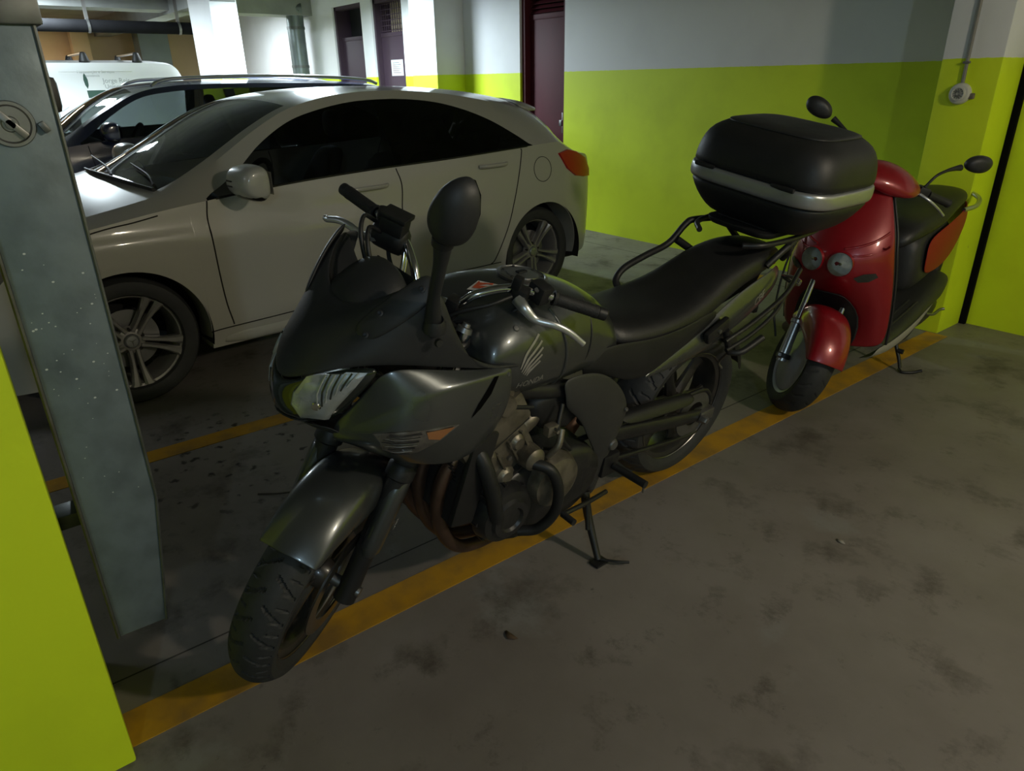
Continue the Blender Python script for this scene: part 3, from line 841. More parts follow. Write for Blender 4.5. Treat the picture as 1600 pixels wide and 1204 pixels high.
for s in (1, -1):
    d0, d1 = W_['door0%d' % s], W_['door1%d' % s]
    seam(CAR, YW, [(.905, .945), (.922, .85), (.92, .68), (.905, .45), (.882, .318)], s, par=d0)
    seam(CAR, YW, [(-.18, 1.0), (-.202, .90), (-.175, .72), (-.17, .5), (-.17, .318)], s, par=d0)
    seam(CAR, YW, [(-1.155, 1.04), (-1.153, 1.0), (-1.063, .73), (-.99, .53), (-.90, .36), (-.86, .325)], s, par=d1)
    seam(CAR, YW, [(1.0, .300), (.882, .306), (.3, .320), (-.3, .326), (-.95, .324)], s, r=.003)
    seam(CAR, YW, [(1.78, .79), (1.41, .868), (1.25, .888), (1.14, .905)], s, r=.003)
    handle(CAR, YW, .155, -.10, .912, s, M_CARW, d0)
    handle(CAR, YW, -.79, -1.01, .955, s, M_CARW, d1)
    mu = mirror_unit(CAR, YW, .70, .968, s, M_CARW)
    for dz in (.045, .068):
        tube('mirror_signal_slot', [(.70 + .118, s * (YW(.70, .97) + .07), .968 + dz), (.70 + .116, s * (YW(.70, .97) + .14), .968 + dz), (.70 + .085, s * (YW(.7, .97) + .215), .968 + dz)], .0045, M_TRIM, mu, n=6)
    # belt strip in bright metal
    P = [(x, s * (YW(x, lerp_tab(cw['wb'], x)) + .003), lerp_tab(cw['wb'], x) + .002) for x in [.86 - i * .09 for i in range(24)] if x > -1.24]
    tube('window_strip', P, .006, M_TRIM, CAR, n=8, k=0)
    # tail lamp
    pts = [(-1.50, .985), (-1.60, 1.005), (-1.70, .985), (-1.84, .93), (-1.93, .84), (-1.92, .79), (-1.80, .80), (-1.68, .82), (-1.58, .88)]
    V = []; F = []
    cx_, cz_ = sum(p[0] for p in pts) / 9, sum(p[1] for p in pts) / 9
    for f, off in ((1.0, -.002), (.97, .010), (.6, .014), (0.0, .015)):
        for (a, b) in pts:
            xx, zz = cx_ + (a - cx_) * f, cz_ + (b - cz_) * f
            V.append((xx - off * .5, s * (YW(xx, zz) + off), zz))
    for r_ in range(3):
        for i in range(9): F.append((r_ * 9 + i, r_ * 9 + (i + 1) % 9, (r_ + 1) * 9 + (i + 1) % 9, (r_ + 1) * 9 + i))
    mk('tail_lamp', V, F, M_REDL, CAR, ang=50)
    if s > 0 or True:
        seam(CAR, YW, [(-1.335 + .082 * cos(a * pi / 12), .897 + .080 * sin(a * pi / 12)) for a in range(25)], s, r=.0022, k=1)
    # headlamp
    hp = [(1.72, .775), (1.86, .80), (2.02, .755), (2.13, .68), (2.12, .61), (1.98, .62), (1.82, .68)]
    V = []; F = []
    cx_, cz_ = sum(p[0] for p in hp) / 7, sum(p[1] for p in hp) / 7
    for f, off in ((1.0, -.002), (.96, .006), (.5, .008), (0, .008)):
        for (a, b) in hp:
            xx, zz = cx_ + (a - cx_) * f, cz_ + (b - cz_) * f
            V.append((xx + off, s * (YW(xx, zz) + off), zz))
    for r_ in range(3):
        for i in range(7): F.append((r_ * 7 + i, r_ * 7 + (i + 1) % 7, (r_ + 1) * 7 + (i + 1) % 7, (r_ + 1) * 7 + i))
    mk('headlamp', V, F, M_ALU, CAR, ang=50)
    for xa in (1.35, -1.35):
        car_wheel(CAR, xa, s * .787, .316, .225, s, 'twin')
    # sill skirt
    rings('sill_skirt', [[(x, s * (YW(x, .25) + dy), zz) for dy, zz in ((-.03, .31), (.004, .30), (.012, .235), (-.01, .195), (-.05, .2))] for x in (.99, .7, 0, -.6, -.98)], M_CARW, CAR, sub=1)
for yy in (-.37, .37):
    seat(CAR, .02, yy, .44, M_CABIN, back=.52)
seat(CAR, -.80, -.35, .42, M_CABIN, back=.44); seat(CAR, -.80, .35, .42, M_CABIN, back=.44)
rings('dashboard', [[(x, .64 * a, z) for a, z in ((-1, .70), (-1, h), (-.3, h + .03), (.3, h + .03), (1, h), (1, .70))] for x, h in ((1.02, .93), (.86, .955), (.70, .93), (.64, .80))], M_CABIN, CAR, sub=1)
lathe('steering_wheel', [(.175 + .016 * cos(a), .016 * sin(a)) for a in [2 * pi * i / 10 for i in range(10)]], (.46, .37, .90), (.9, 0, .43), M_CABIN, CAR, n=36, closed=True)
for (x, y0, y1) in ((1.0, .62, .1), (1.03, -.02, -.6)):
    tube('wiper', [(x + .06, y0, 1.012), (x + .035, (y0 + y1) / 2 + .1, 1.045), (x + .01, y1, 1.075)], [.008, .006, .004], M_BLK, CAR, n=8)
tube('cowl_trim', [(1.07, .66, .99), (1.12, .3, 1.01), (1.13, 0, 1.014), (1.12, -.3, 1.01), (1.07, -.66, .99)], .022, M_BLK, CAR, n=8, flat=.4)
rings('roof_spoiler', [[(x, y, z) for x, z in ((-1.44 - dx, zc_), (-1.56 - dx, zc_ - .022), (-1.66 - dx, zc_ - .050), (-1.655 - dx, zc_ - .066), (-1.56 - dx, zc_ - .065), (-1.46 - dx, zc_ - .04))] for y, zc_, dx in ((.555, 1.300, -.05), (.42, 1.335, .04), (0, 1.358, .10), (-.42, 1.335, .04), (-.555, 1.300, -.05))], M_CARW, CAR, sub=1)
tube('rear_number_plate_bar', [(-2.03, .3, .86), (-2.04, 0, .865), (-2.03, -.3, .86)], .02, M_CHROME, CAR, n=8)
# front grille
gv = []
for i in range(4): gv.append(g_box((2.215 - .004 * i, 0, .46 + .055 * i), (.05, .92 - .06 * i, .022)))
V, F = join_geo(gv); mk('grille', V, F, M_TRIM, CAR, ang=0)
lathe('grille_badge', [(0, .03), (.075, .03), (.085, .02), (.085, 0), (0, 0)], (2.22, 0, .56), (1, 0, 0), M_CHROME, CAR, n=32)

# --- dark blue estate beyond it
EST = new_empty('estate_car', (-7.93, 2.05, 0), (0, 0, radians(-90)))
tag(EST, 'dark blue estate car with silver roof rails between the hatchback and the van', 'car')
EST_F = 2.15
cb = dict(front=2.15, rear=-2.30, axles=(1.32, -1.34), arch_r=.36, arch_z=.33, crown=2.3,
    sill=[(2.15, .3), (2.0, .22), (1.6, .2), (-1.6, .22), (-2.3, .36)],
    W=[(2.15, .52), (2.1, .64), (1.95, .77), (1.7, .85), (1.3, .885), (0, .89), (-1.4, .885), (-1.9, .84), (-2.15, .77), (-2.3, .62)],
    wb=[(2.15, .60), (2.1, .70), (1.9, .84), (1.5, .95), (1.2, 1.00), (.9, 1.03), (.4, 1.055), (-.5, 1.075), (-1.3, 1.10), (-1.9, 1.12), (-2.05, 1.10), (-2.2, 1.0), (-2.3, .7)],
    wt=[(1.12, 1.02), (1.05, 1.06), (.8, 1.23), (.55, 1.355), (.3, 1.40), (-.2, 1.425), (-.9, 1.42), (-1.5, 1.39), (-1.75, 1.35), (-1.88, 1.15), (-1.92, 1.1)],
    zr=[(2.15, .62), (2.1, .72), (1.9, .86), (1.5, .975), (1.25, 1.03), (1.12, 1.09), (1.0, 1.17), (.8, 1.285), (.55, 1.40), (.3, 1.447), (-.2, 1.465), (-.9, 1.46), (-1.6, 1.435), (-1.9, 1.40), (-2.0, 1.30), (-2.1, 1.15), (-2.2, 1.02), (-2.3, .72)],
    yr=[(2.15, .42), (2.1, .55), (1.9, .68), (1.5, .75), (1.2, .745), (1.0, .715), (.7, .66), (.4, .625), (0, .61), (-1.4, .60), (-1.9, .60), (-2.05, .64), (-2.3, .55)],
    zc=[(2.15, .64), (2.1, .76), (1.9, .89), (1.5, 1.02), (1.3, 1.07), (1.26, 1.08), (.9, 1.30), (.6, 1.44), (.4, 1.475), (-.1, 1.50), (-.9, 1.50), (-1.6, 1.47), (-1.92, 1.44), (-1.98, 1.40), (-2.12, 1.13), (-2.24, 1.0), (-2.3, .74)],
    gx=(1.11, -1.9), bp=-.28, ws=(1.26, .58), rw=(-1.96, -2.12), rwz=(9, 0), hood=(2.05,), stations=[-.28, .58, 1.26, -1.96, -2.12],
    doors=[([(1.2, 1.06), (.3, 1.0)], [(1.2, -.26), (.3, -.24)], .33), ([(1.2, -.26), (.3, -.24)], [(1.2, -1.25), (.7, -1.12), (.3, -.92)], .33)])
B_ = build_car(EST, cb, M_CARB)
YB = B_['Y']
for s in (1, -1):
    seam(EST, YB, [(1.06, 1.0), (1.03, .7), (1.0, .35)], s, par=B_['door0%d' % s])
    seam(EST, YB, [(-.26, 1.06), (-.25, .7), (-.24, .35)], s, par=B_['door0%d' % s])
    mirror_unit(EST, YB, .84, 1.045, s, M_CARB, wide=.19, hgt=.15)
    handle(EST, YB, .05, -.17, .94, s, M_CARB, B_['door0%d' % s])
    for xa in (1.32, -1.34): car_wheel(EST, xa, s * .79, .32, .215, s, 'plain')
    rl = tube('roof_rail', [(.42, s * .615, 1.455), (.34, s * .60, 1.492), (.15, s * .59, 1.515), (-.6, s * .585, 1.53), (-1.3, s * .58, 1.51), (-1.72, s * .575, 1.478), (-1.85, s * .575, 1.44)], .016, M_ALU, EST, n=10)
    # pillar cover in the window line
    rings('door_pillar', [[(-.24 + dx, s * (lerp_tab([(1.5, .625), (1.06, .86)], z) + dy), z) for dx, dy in ((-.045, .004), (.045, .004), (.045, -.03), (-.045, -.03))] for z in (1.08, 1.25, 1.42)], M_TRIM, EST, sub=0)
    P = [(x, s * (YB(x, lerp_tab(cb['wb'], x)) + .003), lerp_tab(cb['wb'], x) + .002) for x in [1.05 - i * .12 for i in range(25)]]
    tube('window_strip', P, .005, M_TRIM, EST, n=8, k=0)
for yy in (-.37, .37):
    seat(EST, .15, yy, .50, M_CABIN, back=.54); seat(EST, -.8, yy, .52, M_CABIN, back=.50)
rings('dashboard', [[(x, .66 * a, z) for a, z in ((-1, .75), (-1, h), (-.3, h + .03), (.3, h + .03), (1, h), (1, .75))] for x, h in ((1.18, 1.0), (1.0, 1.02), (.84, 1.0), (.78, .86))], M_CABIN, EST, sub=1)
lathe('steering_wheel', [(.18 + .016 * cos(a), .016 * sin(a)) for a in [2 * pi * i / 10 for i in range(10)]], (.60, .37, .97), (.9, 0, .43), M_CABIN, EST, n=36, closed=True)
box('permit_card', (1.0, -.35, 1.265), (.002, .10, .07), M_PAPER, EST, rot=RY(radians(-60)))

# --- white van
VAN = new_empty('delivery_van', (-13.2, 1.55, 0), (0, 0, radians(-90)))
tag(VAN, 'white delivery van with black roof bars and faint lettering on its side', 'van')
cvn = dict(front=2.3, rear=-1.75, axles=(1.42, -1.18), arch_r=.37, arch_z=.33, crown=3.0, zs=.8,
    sill=[(2.3, .32), (2.1, .24), (1.7, .22), (-1.6, .24), (-1.75, .30)],
    W=[(2.3, .5), (2.2, .68), (1.9, .84), (1.4, .895), (0, .90), (-1.6, .89), (-1.70, .86), (-1.75, .80)],
    wb=[(2.3, .6), (2.2, .76), (1.9, .98), (1.5, 1.08), (1.1, 1.12), (0, 1.15), (-1.6, 1.16), (-1.7, 1.15), (-1.75, 1.1)],
    wt=[(1.3, 1.12), (1.15, 1.22), (.8, 1.52), (.55, 1.62), (.2, 1.64), (-1.6, 1.62), (-1.75, 1.15)],
    zr=[(2.3, .62), (2.2, .78), (1.9, 1.0), (1.5, 1.12), (1.35, 1.18), (1.1, 1.36), (.8, 1.60), (.55, 1.725), (.3, 1.76), (0, 1.775), (-1.0, 1.775), (-1.5, 1.755), (-1.6, 1.73), (-1.68, 1.62), (-1.73, 1.4), (-1.75, 1.14)],
    yr=[(2.3, .45), (1.9, .74), (1.3, .78), (.8, .74), (.4, .73), (-1.5, .72), (-1.7, .74), (-1.75, .76)],
    zc=[(2.3, .64), (2.2, .82), (1.9, 1.04), (1.5, 1.2), (1.45, 1.22), (1.0, 1.52), (.65, 1.74), (.4, 1.80), (0, 1.825), (-1.0, 1.825), (-1.5, 1.80), (-1.62, 1.77), (-1.70, 1.6), (-1.75, 1.16)],
    gx=(1.28, .12), bp=-5, ws=(1.45, .66), rw=(-9, -10), rwz=(9, 0), hood=(2.2,), stations=[.12, 1.45, .66],
    doors=[([(1.7, 1.28), (.3, 1.12)], [(1.7, .10), (.3, .10)], .34), ([(1.7, .06), (.3, .06)], [(1.7, -.72), (.3, -.72)], .34)])
N_ = build_car(VAN, cvn, M_VANW)
YN_ = N_['Y']
M_LETT = mat('grey_green_lettering', (0.30, 0.33, 0.33), 0.6, noise=(30, .4, (.4, .43, .43)))
M_LEAF = mat('dark_green_print', (0.02, 0.07, 0.05), 0.6)
def van_y(z):
    wbz, zrz = 1.153, 1.775
    yb = YN_(-.5, 1.15)
    if z <= wbz: return YN_(-.5, z)
    t = (z - wbz) / (zrz - wbz)
    return yb + (.722 - yb) * (t * .82 + .18 * t * t)
def van_text(txt, size, x, z, mt=None):
    V, F = text_geo(txt, size)
    V = [(x - v.x, van_y(z + v.y) + .003, z + v.y) for v in V]
    o = mk('lettering', V, F, mt or M_LETT, VAN, ang=0)
    o['kind'] = 'stuff'
    return o
for s in (1, -1):
    mirror_unit(VAN, YN_, 1.05, 1.15, s, M_BLK, wide=.17, hgt=.26)
    for xa in (1.42, -1.18): car_wheel(VAN, xa, s * .80, .32, .205, s, 'plain')
    Pz = [.34 + .07 * i for i in range(20)]
    tube('panel_gap', [(.08, s * (van_y(z) + .001), z) for z in Pz if z < 1.72], .004, M_SEAM, VAN, n=6, k=0)
    tube('side_rib', [(-.05, s * (van_y(1.66) + .002), 1.66), (-.6, s * (van_y(1.665) + .004), 1.665), (-1.0, s * (van_y(1.66) + .002), 1.66)], .006, M_VANW, VAN, n=8)
    tube('rub_strip', [(1.1, s * (YN_(1.1, .55) + .01), .55), (-1.55, s * (YN_(-1.55, .55) + .01), .55)], .03, M_BLK, VAN, n=8, k=0, flat=.4)
van_text('Manutenção e Serviços', .052, -.52, 1.655)
van_text('assistência', .045, -.46, 1.605)
van_text('Jorge Reis', .090, -.76, 1.535)
van_text('Unipessoal', .080, -.76, 1.455)
leaf = [(0, -.10), (.022, -.05), (.028, .02), (.016, .08), (0, .11), (-.016, .08), (-.028, .02), (-.022, -.05)]
mk('leaf_mark', [(-.36 - a, van_y(1.53 + b) + .003, 1.53 + b) for a, b in leaf], [tuple(range(8))], M_LEAF, VAN, ang=0)
mk('print_block', [(-.46 + a, van_y(1.37 + b) + .003, 1.37 + b) for a, b in ((-.12, -.06), (.12, -.06), (.12, .04), (-.12, .04))], [(0, 1, 2, 3)], M_LEAF, VAN, ang=0)
for i, xb in enumerate((.34, -.42, -1.12)):
    br = tube('roof_bar', [(xb, -.66, 1.905), (xb, .66, 1.905)], .016, M_ALU, VAN, n=10, k=0)
    for s in (1, -1):
        rings('bar_foot', [[(xb + dx * f, s * .67 + dy * f, z) for dx, dy in ((.085, .05), (-.085, .05), (-.085, -.05), (.085, -.05))] for z, f in ((1.76, 1.0), (1.80, .95), (1.89, .55), (1.925, .45))], M_BLK, br, sub=1)
for s in (1, -1):
    box('tail_lamp', (-1.73, s * .82, 1.12), (.05, .10, .42), M_REDL, VAN, bev=.02)
for yy in (-.4, .4): seat(VAN, .55, yy, .70, M_CABIN)
# ------------------------------------------------------------------ motorcycle (local: x forward, y left, z up, origin under the rear axle)
M_MGREY = mat('metallic_grey_green_paint', (0.100, 0.108, 0.110), 0.32, metal=0.7, coat=0.7, noise=(2.5, .25, (.08, .086, .088)), rvar=.06)
M_MATT = mat('satin_black_fairing', (0.020, 0.021, 0.023), 0.46, noise=(6, .5, (.034, .036, .038)), bump=(140, .03), rvar=.08)
M_SEATL = mat('black_seat_vinyl', (0.012, 0.012, 0.013), 0.45, noise=(12, .5, (.02, .02, .021)), bump=(220, .06))
M_GRIPR = mat('grip_rubber', (0.014, 0.014, 0.015), 0.62, bump=(200, .2), noise=(30, .4, (.022, .022, .022)))
M_ENG = mat('cast_engine_alloy', (0.25, 0.225, 0.18), 0.42, metal=0.7, noise=(18, .8, (.09, .075, .055)), bump=(60, .15))
M_ENGD = mat('black_engine_enamel', (0.016, 0.016, 0.017), 0.38, noise=(14, .5, (.03, .029, .028)), bump=(60, .1))
M_FRAME = mat('frame_black', (0.013, 0.013, 0.014), 0.42, noise=(14, .4, (.024, .024, .024)))
M_COVER = mat('dark_grey_plastic_cover', (0.040, 0.040, 0.039), 0.5, noise=(14, .4, (.03, .03, .03)), bump=(160, .04))
M_EXH = mat('heat_browned_steel', (0.17, 0.105, 0.075), 0.45, metal=0.8, noise=(12, .8, (.10, .06, .045)))
M_DISC = mat('brake_disc_steel', (0.32, 0.31, 0.30), 0.3, metal=1.0, noise=(20, .5, (.2, .19, .18)))
M_FORKC = mat('fork_tube_chrome', (0.6, 0.62, 0.65), 0.14, metal=1.0, rvar=.05)
M_MRIM = mat('dark_wheel_enamel', (0.022, 0.021, 0.020), 0.36, coat=.3, noise=(12, .5, (.05, .042, .035)))
M_LEVER = mat('cast_lever_alloy', (0.62, 0.63, 0.64), 0.34, metal=0.85, noise=(30, .3, (.5, .5, .5)))
M_SILVB = mat('silver_box_band', (0.42, 0.43, 0.44), 0.34, metal=0.7, noise=(8, .3, (.34, .35, .36)))
M_LOGO = mat('pale_decal', (0.34, 0.33, 0.30), 0.4, metal=0.3, noise=(30, .3, (.28, .27, .25)))
M_STICK = mat('orange_decal', (0.55, 0.10, 0.04), 0.5, noise=(40, .3, (.45, .08, .03)))
M_STICW = mat('white_decal', (0.6, 0.58, 0.54), 0.5, noise=(40, .3, (.5, .48, .45)))
M_REFL = mat('lamp_reflector', (0.58, 0.61, 0.61), 0.30, metal=0.6, noise=(25, .5, (.28, .31, .30)), rvar=.1)
M_INDL = mat('smoky_indicator_lens', (0.30, 0.29, 0.27), 0.10, metal=0.8, coat=1.0, noise=(40, .6, (.08, .075, .07)))
M_SLIT = mat('black_air_slit', (0.002, 0.002, 0.002), 0.9, spec=.05)
M_AMBER = mat('amber_bulb_glass', (0.30, 0.12, 0.04), 0.2, coat=.8)
M_LAMPD = mat('smoked_lamp_housing', (0.012, 0.017, 0.014), 0.10, coat=1.0, noise=(6, .3, (.018, .024, .02)))

WB, RF, RR = 1.49, 0.300, 0.312
CAST = radians(26)
S_AX = Vector((-sin(CAST), 0, cos(CAST)))
S_O = Vector((WB + .110, 0, 0))
S_M = Matrix.Rotation(0.5945, 3, S_AX)
def ST(v): return S_M @ (Vector(v) - S_O) + S_O
BIKE = new_empty('motorcycle', (-1.606, 1.969, 0), (-0.1685, 0, radians(-88.0)))
tag(BIKE, 'grey-green half-faired motorcycle leaning on its side stand with a black top case', 'motorcycle')

def moto_tyre(name, cx, R, rim, w, parent, T=None, na=540, flat=.034, grooves=True, dens=26):
    ns = 37
    rows = []
    hw = w / 2
    for i in range(na):
        th = 2 * pi * i / na
        r_ = []
        for j in range(ns):
            s = -1 + 2 * j / (ns - 1)
            # round tread, then sidewalls to the bead
            rad = R - flat * abs(s) ** 2.2
            if grooves and .10 < abs(s) < .90:
                ph = (th * dens / (2 * pi) + (0.62 * abs(s) ** 1.3 if s > 0 else 0.62 * abs(s) ** 1.3 + .5)) % 1.0
                ph2 = (th * dens * 2 / (2 * pi) + 0.25 * abs(s) + (.25 if s > 0 else 0)) % 1.0
                if abs(ph - .5) < .055: rad -= .006
                elif abs(s) > .55 and abs(ph2 - .5) < .075: rad -= .0045
            r_.append((cx + rad * cos(th), s * hw, R + rad * sin(th)))
        sw = [(hw * .985, R - flat - .02), (hw * .90, rim + .022), (hw * .74, rim + .004)]
        r_ = [(cx + q * cos(th), -y, R + q * sin(th)) for y, q in sw[::-1]] + r_ + [(cx + q * cos(th), y, R + q * sin(th)) for y, q in sw]
        rows.append(r_)
    rows.append(rows[0])
    V, F = g_grid(rows)
    return mk(name, V, F, M_RUB, parent, T, ang=35)

def moto_wheel(name, cx, R, rim, w, nsp, T=None, ph=0.0, disc=.148, discs=(1,), spoke_w=.022):
    hw = w * .40
    parts = [g_lathe([(rim + .006, hw), (rim + .006, hw - .008), (rim - .012, hw - .014), (rim - .024, hw * .3), (rim - .024, -hw * .3), (rim - .012, -hw + .014), (rim + .006, -hw + .008), (rim + .006, -hw)], (cx, 0, R), (0, 1, 0), 72),
             g_lathe([(0, .052), (.028, .052), (.040, .040), (.044, .0), (.040, -.040), (.028, -.052), (0, -.052)], (cx, 0, R), (0, 1, 0), 32)]
    for k in range(nsp):
        t = ph + 2 * pi * k / nsp
        e = Vector((cos(t), 0, sin(t))); tn = Vector((-sin(t), 0, cos(t))); a = Vector((0, 1, 0)); O = Vector((cx, 0, R))
        rg = []
        for (r, ww, d) in ((.035, spoke_w * .9, .022), (.09, spoke_w * .75, .018), (rim - .05, spoke_w * .85, .015), (rim - .015, spoke_w * 1.5, .020)):
            c = O + e * r
            rg.append([c + tn * ww + a * d * .3, c + tn * ww * .4 + a * d, c - tn * ww * .4 + a * d, c - tn * ww + a * d * .3, c - tn * ww - a * d * .3, c - tn * ww * .4 - a * d, c + tn * ww * .4 - a * d, c + tn * ww - a * d * .3])
        parts.append(g_grid(rg, True))
    V, F = join_geo(parts)
    wh = mk(name, V, F, M_MRIM, BIKE, T, ang=40)
    tube('rim_edge_stripe', [(cx + (rim + .0065) * cos(2 * pi * i / 72), hw - .004, R + (rim + .0065) * sin(2 * pi * i / 72)) for i in range(73)], .0022, M_DISC, wh, n=6, k=0, T=T)
    for s in discs:
        d = lathe('brake_disc', [(disc - .042, s * .068), (disc, s * .068), (disc, s * .073), (disc - .042, s * .073)], (cx, 0, R), (0, 1, 0), M_DISC, wh, n=56, closed=True, T=T)
    return wh

fw = moto_wheel('front_wheel', WB, RF, .219, .120, 6, ST, .35, discs=(1, -1))
moto_tyre('front_tyre', WB, RF, .219, .120, BIKE, ST)
rw_ = moto_wheel('rear_wheel', 0, RR, .219, .160, 6, None, .15, disc=.12, discs=(-1,), spoke_w=.030)
moto_tyre('rear_tyre', 0, RR, .219, .160, BIKE, None, dens=20, flat=.040)

# fork
AXF = Vector((WB, 0, RF))
for s in (1, -1):
    A = AXF + Vector((0, s * .102, 0))
    lower = tube('fork_slider', [A - S_AX * .035, A + S_AX * .06, A + S_AX * .34], [.030, .027, .030], M_FRAME, BIKE, n=16, T=ST)
    lathe('dust_seal', [(.030, 0), (.037, .006), (.037, .035), (.031, .045), (.035, .052), (.033, .075), (.026, .085)], A + S_AX * .33, S_AX, M_BLK, lower, n=20, T=ST)
    tube('fork_tube', [A + S_AX * .28, A + S_AX * .735], .0205, M_FORKC, BIKE, n=16, k=0, T=ST)
    lathe('fork_cap', [(.0, .022), (.010, .022), (.012, .014), (.019, .012), (.0215, 0)], A + S_AX * .735, S_AX, M_STEELG, BIKE, n=16, T=ST)
    cal = box('brake_caliper', A + S_AX * .145 + Vector((-.062, -s * .012, -.035)), (.062, .052, .115), M_ENGD, BIKE, bev=.012, rot=RY(radians(-26)), T=ST)
    lathe('caliper_bolt', [(0, .012), (.009, .012), (.009, 0)], A + S_AX * .19 + Vector((-.055, s * .016, -.03)), (0, s, 0), M_STEELG, cal, n=8, T=ST)
    tube('brake_hose', [A + S_AX * .19 + Vector((-.07, 0, 0)), A + S_AX * .33 + Vector((-.06, s * .02, 0)), A + S_AX * .50 + Vector((-.03, 0, 0)), A + S_AX * .66 + Vector((.0, -s * .03, 0))], .006, M_BLK, BIKE, n=8, T=ST)
lathe('front_axle', [(0, .135), (.014, .135), (.016, .12), (.016, -.12), (.014, -.135), (0, -.135)], AXF, (0, 1, 0), M_STEELG, BIKE, n=14, T=ST)
for t, h in ((.50, .045), (.71, .032)):
    C0 = AXF + S_AX * t
    rings('triple_clamp', [[C0 + Vector((dx, y, 0)) + S_AX * dz for dx, dz in ((.035, -h / 2), (.035, h / 2), (-.05 - back, h / 2), (-.05 - back, -h / 2))] for y, back in ((-.135, -.02), (-.08, .0), (0, .035), (.08, 0), (.135, -.02))], M_FRAME, BIKE, sub=1, T=ST)
lathe('steering_nut', [(0, .02), (.014, .02), (.016, .01), (.022, .008), (.022, 0)], AXF + S_AX * .728 + Vector((-.055, 0, 0)), S_AX, M_STEELG, BIKE, n=12, T=ST)
lathe('ignition_switch', [(0, .03), (.013, .03), (.018, .026), (.020, 0)], AXF + S_AX * .715 + Vector((.02, 0, 0)), S_AX, M_BLK, BIKE, n=18, T=ST)

# front mudguard (steered)
rows = []
for k in range(12):
    a = radians(57 + k * 9.6)
    f = k / 11
    rr = .326 + .014 * sin(pi * f)
    hw = .074 + .014 * sin(pi * min(1, f * 1.3))
    drop = .030 + .075 * sin(pi * f) ** 1.2
    r_ = []
    for (y, d) in ((-1.0, drop), (-1.0, drop * .45), (-.82, .012), (-.42, .0), (0, -.004), (.42, .0), (.82, .012), (1.0, drop * .45), (1.0, drop)):
        q = rr - d
        yy = y * hw
        r_.append((WB + q * cos(a), yy, RF + q * sin(a)))
    rows.append(r_)
fen = net('front_mudguard', rows, M_MGREY, BIKE, sub=2, solid=.003, T=ST)
for s in (1, -1):
    A = AXF + Vector((0, s * .094, 0))
    rings('mudguard_bracket', [[A + S_AX * t + Vector((dx, s * dy, 0)) for dx, dy in ((.055 * f, -.012), (-.060 * f, -.012), (-.055 * f, .046), (.045 * f, .046))] for t, f in ((.10, .5), (.14, .9), (.24, 1.0), (.32, .8), (.35, .5))], M_MGREY, BIKE, sub=1, T=ST)
V, F = text_geo('ABS', .020)
A = AXF + Vector((0, .1415, 0)) + S_AX * .20
mk('abs_lettering', [A + Vector((-v.y * .0, .001, 0)) + S_AX * (v.x) + Vector((-.02 - v.y * .9, 0, -v.y * .44)) for v in V], F, M_STICW, BIKE, ang=0, T=ST)['kind'] = 'stuff'

# bars
def bar_side(s):
    return [(1.118, s * .045, .985), (1.098, s * .085, 1.025), (1.055, s * .14, 1.050), (1.02, s * .20, 1.056), (.945, s * .365, 1.040)]
P = [Vector(p) for p in bar_side(-1)[::-1]] + [Vector(p) for p in bar_side(1)]
tube('handlebar', P, .0112, M_FORKC, BIKE, n=12, T=ST)
for s in (1, -1):
    box('bar_clamp', (1.118, s * .045, .975), (.042, .032, .06), M_FRAME, BIKE, bev=.008, T=ST)
    e0, e1 = Vector((.997, s * .25, 1.0515)), Vector((.944, s * .368, 1.040))
    d = (e1 - e0).normalized()
    g = lathe('grip', [(.014, 0), (.0195, 0), (.0195, .006), (.0165, .010)] + [q for i in range(14) for q in ((.0172, .012 + i * .007), (.0160, .0155 + i * .007))] + [(.0175, .112), (.0175, .122), (.013, .124)], e0, d, M_GRIPR, BIKE, n=20, T=ST)
    lathe('bar_end_weight', [(.014, .122), (.0165, .124), (.0165, .145), (.012, .150), (0, .150)], e0, d, M_BLK, BIKE, n=18, T=ST)
    sw = box('switch_housing', (1.008, s * .215, 1.056), (.044, .052, .050), M_BLK, BIKE, bev=.010, rot=RZ(-s * .4), T=ST)
    box('switch_button', (.984, s * .212, 1.068), (.012, .014, .010), M_GREY if s > 0 else M_REDL, sw, bev=.003, T=ST)
    box('switch_rocker', (.985, s * .228, 1.048), (.010, .016, .009), M_GREY, sw, bev=.003, T=ST)
    lathe('switch_screw', [(0, .003), (.006, .003), (.007, 0)], (1.03, s * .21, 1.07), (.6, 0, .8), M_STEELG, sw, n=10, T=ST)
    br = box('lever_bracket', (1.045, s * .178, 1.050), (.040, .040, .036), M_BLK, BIKE, bev=.008, T=ST)
    tube('clutch_lever' if s > 0 else 'brake_lever', [(1.064, s * .178, 1.044), (1.078, s * .205, 1.038), (1.074, s * .24, 1.020), (1.062, s * .285, 1.022), (1.046, s * .325, 1.012), (1.028, s * .368, .988)], [.011, .0095, .007, .0065, .006, .0055], M_LEVER, BIKE, n=10, T=ST, flat=1.5)
    if s < 0:
        lathe('lever_ball', [(0, -.009), (.006, -.007), (.009, 0), (.006, .007), (0, .009)], (1.028, s * .37, .990), (0, 1, 0), M_LEVER, BIKE, n=14, T=ST)
tank_ = box('brake_reservoir', (1.07, -.165, 1.085), (.050, .062, .040), M_BLK, BIKE, bev=.008, T=ST)
box('reservoir_lid', (1.07, -.165, 1.112), (.056, .070, .012), M_BLK, tank_, bev=.003, T=ST)
rings('master_cylinder', [[(1.055 + a, y, 1.045 + b) for a, b in ((.034, -.03), (.04, .02), (0, .045), (-.03, .02), (-.03, -.03), (0, -.045))] for y in (-.225, -.20, -.15, -.125)], M_BLK, BIKE, sub=1, T=ST)
box('clutch_perch_cap', (1.06, .165, 1.082), (.022, .024, .034), M_BLK, BIKE, bev=.005, T=ST)
